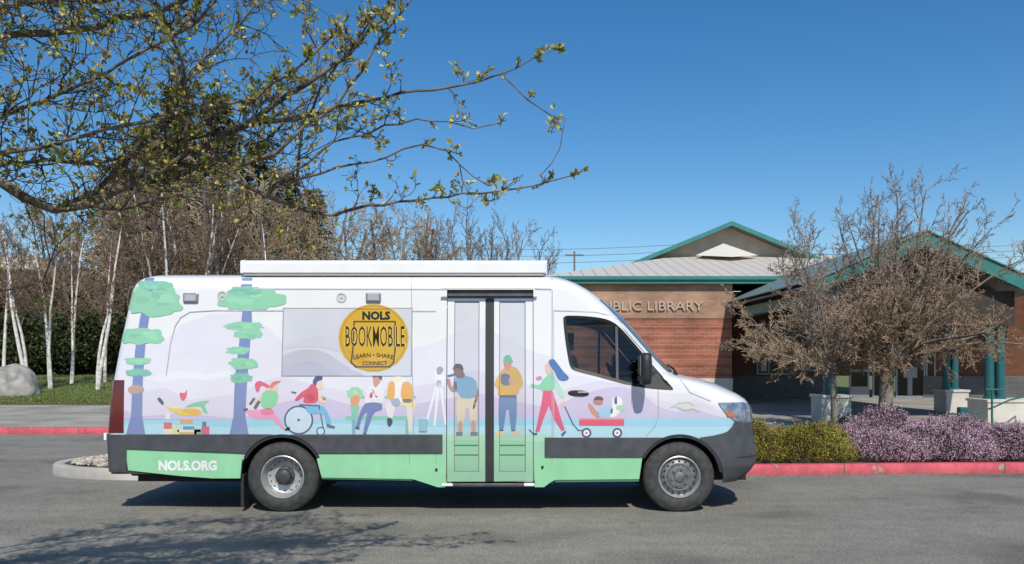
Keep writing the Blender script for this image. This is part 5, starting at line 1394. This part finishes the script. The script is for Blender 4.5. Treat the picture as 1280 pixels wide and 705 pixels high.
for q, (v0, v1) in enumerate(((302,306),(311,313),(320,320))):
    m = MB(); a = Vector((GX(430,105),105,GZ(v0,105))); b = Vector((GX(1400,118),118,GZ(v1-3,118)))
    m.tube([a+(b-a)*(i/24)+Vector((0,0,-1.0*math.sin(PI*((i/24*2.2) % 1)))) for i in range(25)], .03, 4, cap=False)
    o = m.build('power_line', mPole, base=tuple(a)); tag(o, ('highest thin power line crossing the low sky', 'middle thin power line crossing the low sky', 'lowest thin power line above the library roof')[q], 'power line', 'power lines')

# ================================================================ PLANTS
# right: two bare ornamental trees before the library
CH = dict(kids=[14,9,7], seg=[8,6,4,3], jit=[.09,.13,.16,.18], up=[.0,.02,.01,.0], first=[.18,.12,.1], ang=[46,46,48], ratio=[.40,.42,.42], wood=1, rmin=.0046, rr=.5, taper=.2,
    twig=[(.54,.39,.27),(.44,.31,.21),(.62,.48,.35),(.30,.21,.15)], leaf=(1.0,.012,[(.66,.44,.23),(.58,.37,.19),(.70,.52,.31),(.52,.46,.20),(.42,.27,.15)]), leaf_from=2, leaf_z=3.1)
CHU = dict(CH); CHU.update(up=[.03,.06,.04,.03], kids=[13,7,5], ang=[38,44,46], ratio=[.34,.42,.42], leaf=(.3,.011,CH['leaf'][2]), twig=[(.42,.34,.27),(.32,.26,.20),(.54,.44,.36)])
def ornamental(seed, rad, fork, limbs, label, loc):
    r = random.Random(seed); T = Twigs(); tr = MB()
    tp = limb(Vector((0,0,-.05)), Vector((r.gauss(0,.05),0,1)), fork+.05, 5, r, .05, .1)
    tr.tube(tp, [rad*1.45, rad*1.08, rad, rad*.97, rad*.98, rad*1.05], 10, cap=False)
    for (az, tilt, L) in limbs:
        a = math.radians(az); t = math.radians(tilt); d = Vector((math.cos(a)*math.sin(t), math.sin(a)*math.sin(t), math.cos(t)))
        s = tp[-1]+Vector((0,0,-.10*r.random())); grow(T, tr, s, d, L, rad*(.26+.10*L/3), 0, r, CHU if tilt < 36 else CH)
    t = place_tree('ornamental_tree', tr.mesh('wood', [mBarkC], True, 60), T.mesh('crown', [mLeafA]), loc, None, label, 'tree')
    return t
def dome(seed, n, fork, a, c, zc, t0, t1, cx=0.0):
    r = random.Random(seed); out = []
    for k in range(n):
        tilt = t0+(t1-t0)*((k+.5)/n)**.8+r.uniform(-4,4); az = (k*137.5+r.uniform(-14,14)) % 360
        t = math.radians(tilt); dx, dz = math.sin(t), math.cos(t); e = a+cx*math.cos(math.radians(az))
        A = (dx/e)**2+(dz/c)**2; B_ = 2*(fork-zc)*dz/c**2; C_ = ((fork-zc)/c)**2-1
        out.append((az, tilt, (-B_+math.sqrt(max(.01, B_*B_-4*A*C_)))/(2*A)*r.uniform(.80,1.0)))
    return out
ornamental(21, .135, 1.5, dome(5, 21, 1.4, 2.6, 1.45, 2.45, 38, 76, .1)+dome(15, 14, 1.4, 2.25, 2.0, 3.05, 4, 36),
    'bigger bare twiggy tree with a pale lichened trunk before the library doors', (GX(1103,16.6), 16.6, .12))
ornamental(34, .065, 1.35, dome(6, 15, 1.3, 1.75, 1.3, 2.25, 36, 77, -.55)+[(172,20,2.9),(185,28,3.0),(160,24,2.7),(200,17,2.6),(40,20,1.8)],
    'smaller bare tree with a thin trunk in front of the stone plinth', (GX(1046,15.8), 15.8, .12))
# heather
gold = [(.37,.33,.05),(.28,.28,.04),(.46,.38,.09),(.20,.24,.045),(.40,.24,.07)]; pink = [(.58,.34,.45),(.66,.44,.54),(.50,.27,.37),(.56,.42,.46),(.70,.52,.60)]
hl_ = [((3.55,12.85),.85,.66,.52,gold,'golden heather mound right beside the van front bumper'), ((4.5,12.95),.90,.76,.55,gold,'larger golden heather mound between the van and the pink heather'),
    ((3.9,14.0),.8,.5,.46,pink,'dark pink heather showing behind the golden mounds'),
    ((5.75,12.95),.72,.75,.42,pink,'pink heather mound next to the golden heather'), ((6.75,13.1),.85,.85,.50,pink,'broad pink heather mound in front of the bigger tree'), ((7.9,13.1),.85,.8,.44,pink,'pink heather mound nearest the right edge of the photo'),
    ((6.35,14.3),.85,.7,.62,pink,'tall pink heather mound at the foot of the bigger tree'), ((7.6,14.4),.9,.7,.55,pink,'pink heather mound behind the front row on the right'), ((8.9,13.9),.9,.9,.42,pink,'pink heather cut off by the right edge of the photo'), ((5.4,14.1),.5,.4,.36,pink,'low pink heather beside the thin trunk')]
for i, ((x, y), rx, ry, h, cols, lab) in enumerate(hl_):
    mo, sp = heath(i+1, rx, ry, h, int(15000*rx*ry), cols, (.10,.08,.045) if cols is pink else (.14,.12,.03))
    t = thing('heather_bush', (x, y, .12), lab, 'heather', 'heather mounds in the planting bed')
    for nm, me in (('mound', mo), ('sprigs', sp)): o = bpy.data.objects.new(nm, me); col.objects.link(o); o.parent = t
def shrub(seed, loc, rx, ry, h, n, cols, lab, lw=.05, tw=60, group=None, name='shrub'):
    a, b = bush(seed, rx, ry, h, n, cols, lw, tw); t = thing(name, loc, lab, 'shrub', group)
    for nm, me in (('stems', a), ('foliage', b)): o = bpy.data.objects.new(nm, me); col.objects.link(o); o.parent = t
    return t
dk = [(.030,.045,.018),(.022,.034,.014),(.045,.060,.022)]
shrub(3, (GX(1068,15.9), 15.7, .12), .55, .4, .42, 2600, dk, 'low dark green shrub between the two trunks', .03)
shrub(4, (GX(1098,15.4), 15.3, .12), .40, .35, .34, 1800, dk, 'low dark green shrub at the foot of the bigger trunk', .03)
shrub(5, (-5.55, 12.75, .13), .28, .25, .34, 1200, [(.32,.22,.08),(.26,.17,.06),(.36,.28,.12)], 'dry golden tuft among the pebbles behind the van bumper', .022, 40)
shrub(6, (-4.75, 12.6, .13), .5, .4, .40, 1600, [(.28,.20,.07),(.22,.15,.06),(.16,.15,.05)], 'dry brown shrub half hidden by the van rear', .025, 40)

# left: birches, alders, firs, undergrowth
def base_at(u, d): x = GX(u, d); return (x, d, terr(x, d)-.02)
bv_ = [make(BIR, 8.6, .115, 41+i, (mBarkB, mTwig), stems=s, spread=sp) for i, (s, sp) in enumerate(((2,.10),(4,.17),(2,.16),(1,.0)))]
for (u, d, k, sc, rz, lab) in ((36,33,0,.86,.4,'birch with two white trunks beside the boulder'), (63,34.5,2,.90,2.0,'forked white birch right of the boulder'), (120,34,0,.84,3.4,'white birch at the right end of the lawn left of the van'), (131,38,3,.85,.2,'thin white birch behind the lawn near the van rear'), (205,36,1,1.12,.6,'many stemmed pale birch rising above the van rear'), (228,37,2,1.08,1.2,'forked pale birch right of the many stemmed one'), (4,37,3,.9,1.0,'slim birch at the far left edge behind the boulder'), (325,40,2,.95,.0,'pale birch behind the van under the awning end'),(243,37,1,1.0,2.7,'many stemmed pale birch nearest the left awning end'),(186,38,2,1.0,4.0,'forked pale birch just above the van rear corner'),(88,37,0,.82,5.0,'two stemmed birch between the forked one and the right end of the lawn'),(285,39,0,1.05,1.5,'two stemmed pale birch above the left end of the awning')):
    place_tree('birch_tree', *bv_[k], base_at(u, d), None, lab, 'tree', 'white birches on the lawn', rz=rz, sc=sc)
av_ = [make(ALD, 10, .13, 61+i, (mBarkA, mLeafA), stems=s, spread=.16) for i, s in enumerate((1,2,1,3,2))]
spots = [(-30,50,275),(8,56,318),(45,58,285),(78,52,262),(108,47,240),(140,50,222),(168,45,205),(190,52,180),(252,46,180),(282,50,170),(310,47,195),(345,45,215),(372,50,228),(398,46,238),(422,49,246),(446,44,250),(470,48,244),(494,45,252),(518,49,262),(545,50,288),(575,52,300)]
words_ = ['leftmost','second','third','fourth','fifth','sixth','seventh','eighth','ninth','tenth','eleventh','twelfth','thirteenth','fourteenth','fifteenth','sixteenth','seventeenth','eighteenth','nineteenth','twentieth','last']
for i, (u, d, v) in enumerate(spots):
    b = base_at(u, d); H = GZ(v, d)-b[2]; s = H/10.3
    place_tree('alder_tree', *av_[i % 5], b, None, '%s from the left of the brown leafless alders behind the lawn and van' % words_[i], 'tree', 'brown leafless alders behind the van', rz=i*1.9, sc=(max(s,.75)*1.15, max(s,.75)*1.15, s))
sv_ = [make(SPA, 8, .10, 81+i, (mBarkA, mTwig), stems=3, spread=.2) for i in range(2)]
for i, (u, d, v, lab) in enumerate(((562,50,285,'sparse grey bare tree behind the right half of the awning'),(598,46,262,'tallest sparse grey bare tree above the awning'),(632,48,266,'sparse grey bare tree leaning right above the awning end'),(535,52,270,'sparse grey bare tree beside the brown alders'),(655,54,292,'small sparse bare tree above the right awning tip'))):
    b = base_at(u, d); s = (GZ(v, d)-b[2])/8.2; place_tree('bare_tree', *sv_[i % 2], b, None, lab, 'tree', 'sparse bare trees above the awning', rz=i*2.2, sc=(s*.8, s*.8, s))
cv_ = [conifer(91), conifer(92)]
for i, (u, d, v, lab) in enumerate(((150,58,200,'dark fir behind the lawn birches'),(222,60,98,'tall dark fir behind the pale many stemmed birch'),(272,57,110,'tall dark fir right of the tallest one'),(322,56,170,'dark fir of middle height behind the left end of the awning'),(362,58,210,'lower dark fir above the awning'),(184,62,150,'dark fir left of the tallest one'),(392,62,232,'small dark fir right of the others'))):
    b = base_at(u, d); s = (GZ(v, d)-b[2])/12; place_tree('fir_tree', *cv_[i % 2], b, None, lab, 'tree', 'dark firs behind the van', rz=i*1.3, sc=(s*1.2, s*1.2, s))
bb = [bush(101, 2.2, 1.4, 2.8, 9000, [(.055,.075,.028),(.035,.052,.02),(.085,.095,.035),(.022,.032,.014)], .11, 90), bush(102, 2.0, 1.5, 2.6, 7000, [(.13,.085,.045),(.10,.065,.035),(.16,.11,.06),(.06,.06,.03)], .08, 120, (.12,.085,.06))]
for i, (u, d, k, sc, lab) in enumerate(((-10,43,0,1.05,'dark evergreen shrub behind the boulders'),(30,45,0,1.1,'dark evergreen shrub between boulder and birches'),(66,44,0,1.0,'dark evergreen shrub behind the forked birch'),(100,45,0,1.12,'dark evergreen shrub in the middle of the lawn edge'),(136,44,0,1.0,'dark evergreen shrub next to the van rear'),(170,46,0,1.1,'dark evergreen shrub hidden behind the van rear'),
    (0,49,1,1.75,'reddish brown thicket far left behind the evergreens'),(42,50,1,1.7,'reddish brown thicket above the boulder'),(84,49,1,1.75,'reddish brown thicket behind the birches'),(124,50,1,1.8,'reddish brown thicket left of the van'),(165,49,1,1.9,'reddish brown thicket behind the van rear'))):
    t = thing('shrub', base_at(u, d), lab, 'shrub', 'shrubs at the back of the lawn'); t.rotation_euler.z = i*1.7; t.scale = (sc,)*3
    for nm, me in zip(('stems', 'foliage'), bb[k]): o = bpy.data.objects.new(nm, me); col.objects.link(o); o.parent = t

# foreground tree: trunk left of the frame, limbs reaching over the road
def foreground():
    r = random.Random(77); T = Twigs(); tr = MB()
    J = Vector((-5.0, 4.0, 2.2))
    tp = [Vector((-5.3,3.9,-.05)), Vector((-5.25,3.9,.6)), Vector((-5.15,3.95,1.4)), J]
    tr.tube(tp, [.20,.15,.13,.12], 12, cap=False)
    KD = .90
    def L(*a): return [P(q[0], q[1], q[2]*KD) if not isinstance(q, Vector) else q for q in a]
    limbs = [
     (L(J, (-160,110,4.7), (0,46,4.7),(60,42,4.7),(120,33,4.8),(180,20,4.8),(228,3,4.8),(290,-40,4.8)), .045, .012, 1.0),
     (L(J, (-150,190,4.9),(0,230,5.0),(32,246,5.0),(70,263,5.1),(110,256,5.1),(160,232,5.2),(220,200,5.2),(300,160,5.2),(360,120,5.2),(420,80,5.3),(480,22,5.3),(510,-30,5.3)), .07, .008, 1.35),
     (L((160,232,5.2),(200,215,5.15),(232,190,5.1),(236,150,5.0),(233,110,5.0),(226,80,4.95),(215,40,4.9),(198,8,4.9)), .02, .006, 1.2),
     (L((215,203,5.2),(280,217,5.3),(330,245,5.4),(385,262,5.5),(412,268,5.5),(440,260,5.5),(480,255,5.5),(540,247,5.5),(600,240,5.5),(650,235,5.5),(690,226,5.5),(716,219,5.5)), .022, .003, .8),
     (L((300,160,5.2),(350,150,5.2),(400,140,5.2),(440,130,5.2),(480,119,5.2),(520,115,5.2),(560,110,5.2),(600,104,5.2),(640,88,5.2),(668,72,5.2),(692,62,5.2)), .022, .003, .7),
     (L((630,96,5.2),(660,125,5.2),(690,145,5.2),(706,148,5.2),(703,166,5.2),(700,185,5.2),(690,204,5.2),(676,219,5.2)), .006, .002, .35),
     (L((330,245,5.4),(365,215,5.3),(400,190,5.3),(440,172,5.3),(480,160,5.3),(520,150,5.3),(560,153,5.3),(590,162,5.3),(622,154,5.3)), .013, .003, .75),
     (L((350,225,5.35),(400,217,5.3),(440,206,5.3),(480,196,5.3),(530,180,5.3),(560,190,5.3),(590,220,5.3),(610,232,5.3)), .012, .003, .65),
     (L((240,190,5.2),(300,205,5.0),(345,190,4.9),(380,160,4.9),(420,130,4.9),(450,90,4.9),(470,55,4.9),(500,18,4.9),(525,-15,4.9)), .02, .005, 1.1),
     (L(J,(-140,170,4.5),(0,142,4.5),(60,126,4.5),(105,108,4.5),(145,82,4.5),(185,60,4.5),(240,30,4.5),(270,0,4.5)), .03, .006, 1.3),
     (L(J,(-140,200,4.4),(0,192,4.4),(60,180,4.4),(130,162,4.4),(190,150,4.4),(250,140,4.4),(320,118,4.4),(380,80,4.4),(420,40,4.4)), .028, .005, 1.3),
     (L(J,(-120,260,5.2),(0,205,5.3),(60,200,5.3),(120,205,5.3),(180,190,5.3),(260,170,5.3),(340,150,5.3)), .025, .006, 1.2),
     (L(J,(-140,60,5.0),(0,8,5.0),(60,-5,5.0),(130,5,5.0),(200,-20,5.0)), .03, .008, 1.2),
     (L((110,256,5.1),(150,262,5.0),(200,250,5.0),(250,238,5.0),(300,250,5.0),(330,270,5.0)), .014, .003, .9),
     (L((70,263,5.1),(120,240,5.3),(160,200,5.4),(200,150,5.5),(220,110,5.5),(260,70,5.5),(300,30,5.5),(330,-10,5.5)), .02, .005, 1.2),
     (L((160,232,5.2),(220,225,5.5),(280,190,5.6),(330,175,5.6),(390,120,5.6),(400,70,5.6),(380,20,5.6),(390,-10,5.6)), .018, .004, 1.1),
     (L((385,262,5.5),(370,235,5.5),(372,200,5.4),(380,160,5.4),(400,110,5.3),(440,60,5.3),(470,15,5.3)), .014, .004, .9),
     (L(J,(-130,420,5.0),(0,368,5.0),(30,360,5.0),(55,350,5.0),(64,326,5.0),(70,306,5.0),(90,291,5.0),(104,276,5.0)), .02, .003, .25),
     (L(J,(-100,-60,4.4),(40,-90,4.4),(150,-75,4.4),(260,-95,4.4),(380,-70,4.5),(470,-85,4.5)), .04, .006, 2.4),  # unseen limbs above the frame, added to thicken the shadow on the road
     (L(J,(-100,-20,4.0),(60,-40,3.9),(180,-60,3.9),(300,-45,3.9),(400,-60,4.0)), .035, .006, 2.4),
     (L(J,(-120,-120,4.9),(0,-140,5.0),(140,-130,5.0),(280,-150,5.1)), .035, .006, 2.2),
     (L(J,(-100,-110,4.2),(60,-130,4.2),(200,-120,4.2),(330,-135,4.3)), .035, .006, 2.4),
     (L(J,(-140,0,3.7),(20,-50,3.6),(150,-70,3.6),(280,-60,3.6),(360,-75,3.6)), .03, .006, 2.4),  # last of the unseen limbs added for their shadow
     (L((64,326,5.0),(58,296,5.0),(55,268,5.0)), .006, .003, .3),
    ]
    BK = [(.13,.10,.08),(.18,.145,.115),(.09,.072,.06),(.27,.23,.19)]
    LC = [(.42,.44,.08),(.54,.50,.10),(.32,.38,.07),(.52,.42,.12),(.46,.34,.13),(.62,.56,.22)]
    def cluster(p, d, k):
        c0 = r.choice(LC)
        for j in range(k):
            T.leaf(p, d+Vector((r.gauss(0,.8), r.gauss(0,.8), r.gauss(.2,.7))), r.uniform(.009,.022), jc(c0, r, .35), r, .15)
    def twig(p, d, l, rad, lev, lf):
        n = 5 if lev == 0 else 4
        pts = limb(p, d, l, n, r, .26, .08)
        for i in range(n): T.seg(pts[i], pts[i+1], max(.0016, rad*(1-.6*i/n)), max(.0016, rad*(1-.6*(i+1)/n)), jc(r.choice(BK), r))
        if r.random() < lf: cluster(pts[-1], (pts[-1]-pts[-2]).normalized(), r.randint(2,5))
        for i in range(1, n):
            if r.random() < .22*lf: cluster(pts[i], Vector((r.gauss(0,1), r.gauss(0,1), r.gauss(.3,1))), r.randint(1,3))
        if lev < 2:
            for j in range((6, 2)[lev]):
                i = r.randrange(1, n+1); dd = (pts[i]-pts[i-1]).normalized()
                if r.random() < .9: twig(pts[i]+(pts[i-1]-pts[i])*r.random(), rot_off(dd, math.radians(r.uniform(28,70)), r.uniform(0,2*PI)), l*r.uniform(.3,.62), rad*.6, lev+1, lf)
    for pts, r0, r1, den in limbs:
        # wander a little between the given points
        sp = []
        for a, b in zip(pts, pts[1:]):
            k = max(1, int((b-a).length/.09))
            for i in range(k): sp.append(a+(b-a)*(i/k)+Vector((r.gauss(0,.006), r.gauss(0,.01), r.gauss(0,.006))))
        sp.append(pts[-1]); n = len(sp)
        tr.tube(sp, [(r0*.7+(r1*1.1-r0*.7)*(i/(n-1))**.8)*r.uniform(.88,1.14) for i in range(n)], 7, cap=False)
        for i in range(1, n):
            if sp[i].x < -3.9: continue
            k = den*(2.35 if sp[i].x < -1.45 else 1.55); k = int(k)+(r.random() < k-int(k))
            for j in range(k):
                dd = (sp[i]-sp[i-1]).normalized()
                l = r.uniform(.09,.46)*(1 if den > .5 else .5)*KD*(1-(.82*i/n if sp[i].x > -1.2 else 0))
                if r.random() < .16: cluster(sp[i]+Vector((r.gauss(0,.01),r.gauss(0,.01),r.gauss(0,.01))), Vector((r.gauss(0,1), r.gauss(0,1), r.gauss(.3,1))), r.randint(3,5))
                if r.random() < (.75 if den > .6 else .5): twig(sp[i], rot_off(dd, math.radians(r.uniform(30,75)), r.uniform(0,2*PI)), l, (.0050 if sp[i].x < -1.45 else .0042) if den > .6 else .003, 0 if r.random() < .75 else 1, .5)
    place_tree('budding_tree', tr.mesh('wood', [mBarkF], True, 60), T.mesh('crown', [mLeafA]), (0,0,0), None, 'budding tree whose twigs and young leaves hang over the road at upper left', 'tree')
foreground()
# ================================================================ LIGHT AND CAMERA
SUN_EL = math.radians(46); SUN_AZ = math.radians(9)      # the sun stands behind the photographer, a little to the right
sd = bpy.data.lights.new('sun', 'SUN'); sd.energy = 4.2; sd.angle = math.radians(.53); sd.color = (1.0, .945, .85)
so = bpy.data.objects.new('sun', sd); col.objects.link(so)
to_sun = Vector((math.sin(SUN_AZ)*math.cos(SUN_EL), -math.cos(SUN_AZ)*math.cos(SUN_EL), math.sin(SUN_EL)))
so.rotation_euler = to_sun.to_track_quat('Z', 'Y').to_euler(); so.location = (0, -10, 20)
w = bpy.data.worlds.new('World'); scene.world = w; w.use_nodes = True
nt = w.node_tree; sky = nt.nodes.new('ShaderNodeTexSky'); sky.sky_type = 'NISHITA'; sky.sun_disc = False
sky.sun_elevation = SUN_EL; sky.sun_rotation = math.atan2(to_sun.x, to_sun.y); sky.altitude = 0; sky.air_density = 1.0; sky.dust_density = 0.35; sky.ozone_density = 3.0
bg = nt.nodes['Background']; bg.inputs['Strength'].default_value = .10
hs = nt.nodes.new('ShaderNodeHueSaturation'); hs.inputs['Saturation'].default_value = 1.33; hs.inputs['Value'].default_value = 1.2
nt.links.new(sky.outputs[0], hs.inputs['Color']); nt.links.new(hs.outputs[0], bg.inputs[0])
cd = bpy.data.cameras.new('camera'); cd.sensor_width = 36; cd.lens = F/1280*36; cd.shift_y = (V0-352.5)/1280; cd.clip_end = 3000; cd.clip_start = .05
co = bpy.data.objects.new('camera', cd); col.objects.link(co); co.location = (0, 0, CAMZ); co.rotation_euler = (PI/2, 0, 0)
scene.camera = co
scene.view_settings.view_transform = 'Standard'; scene.view_settings.look = 'None'; scene.view_settings.exposure = 0; scene.view_settings.gamma = 1
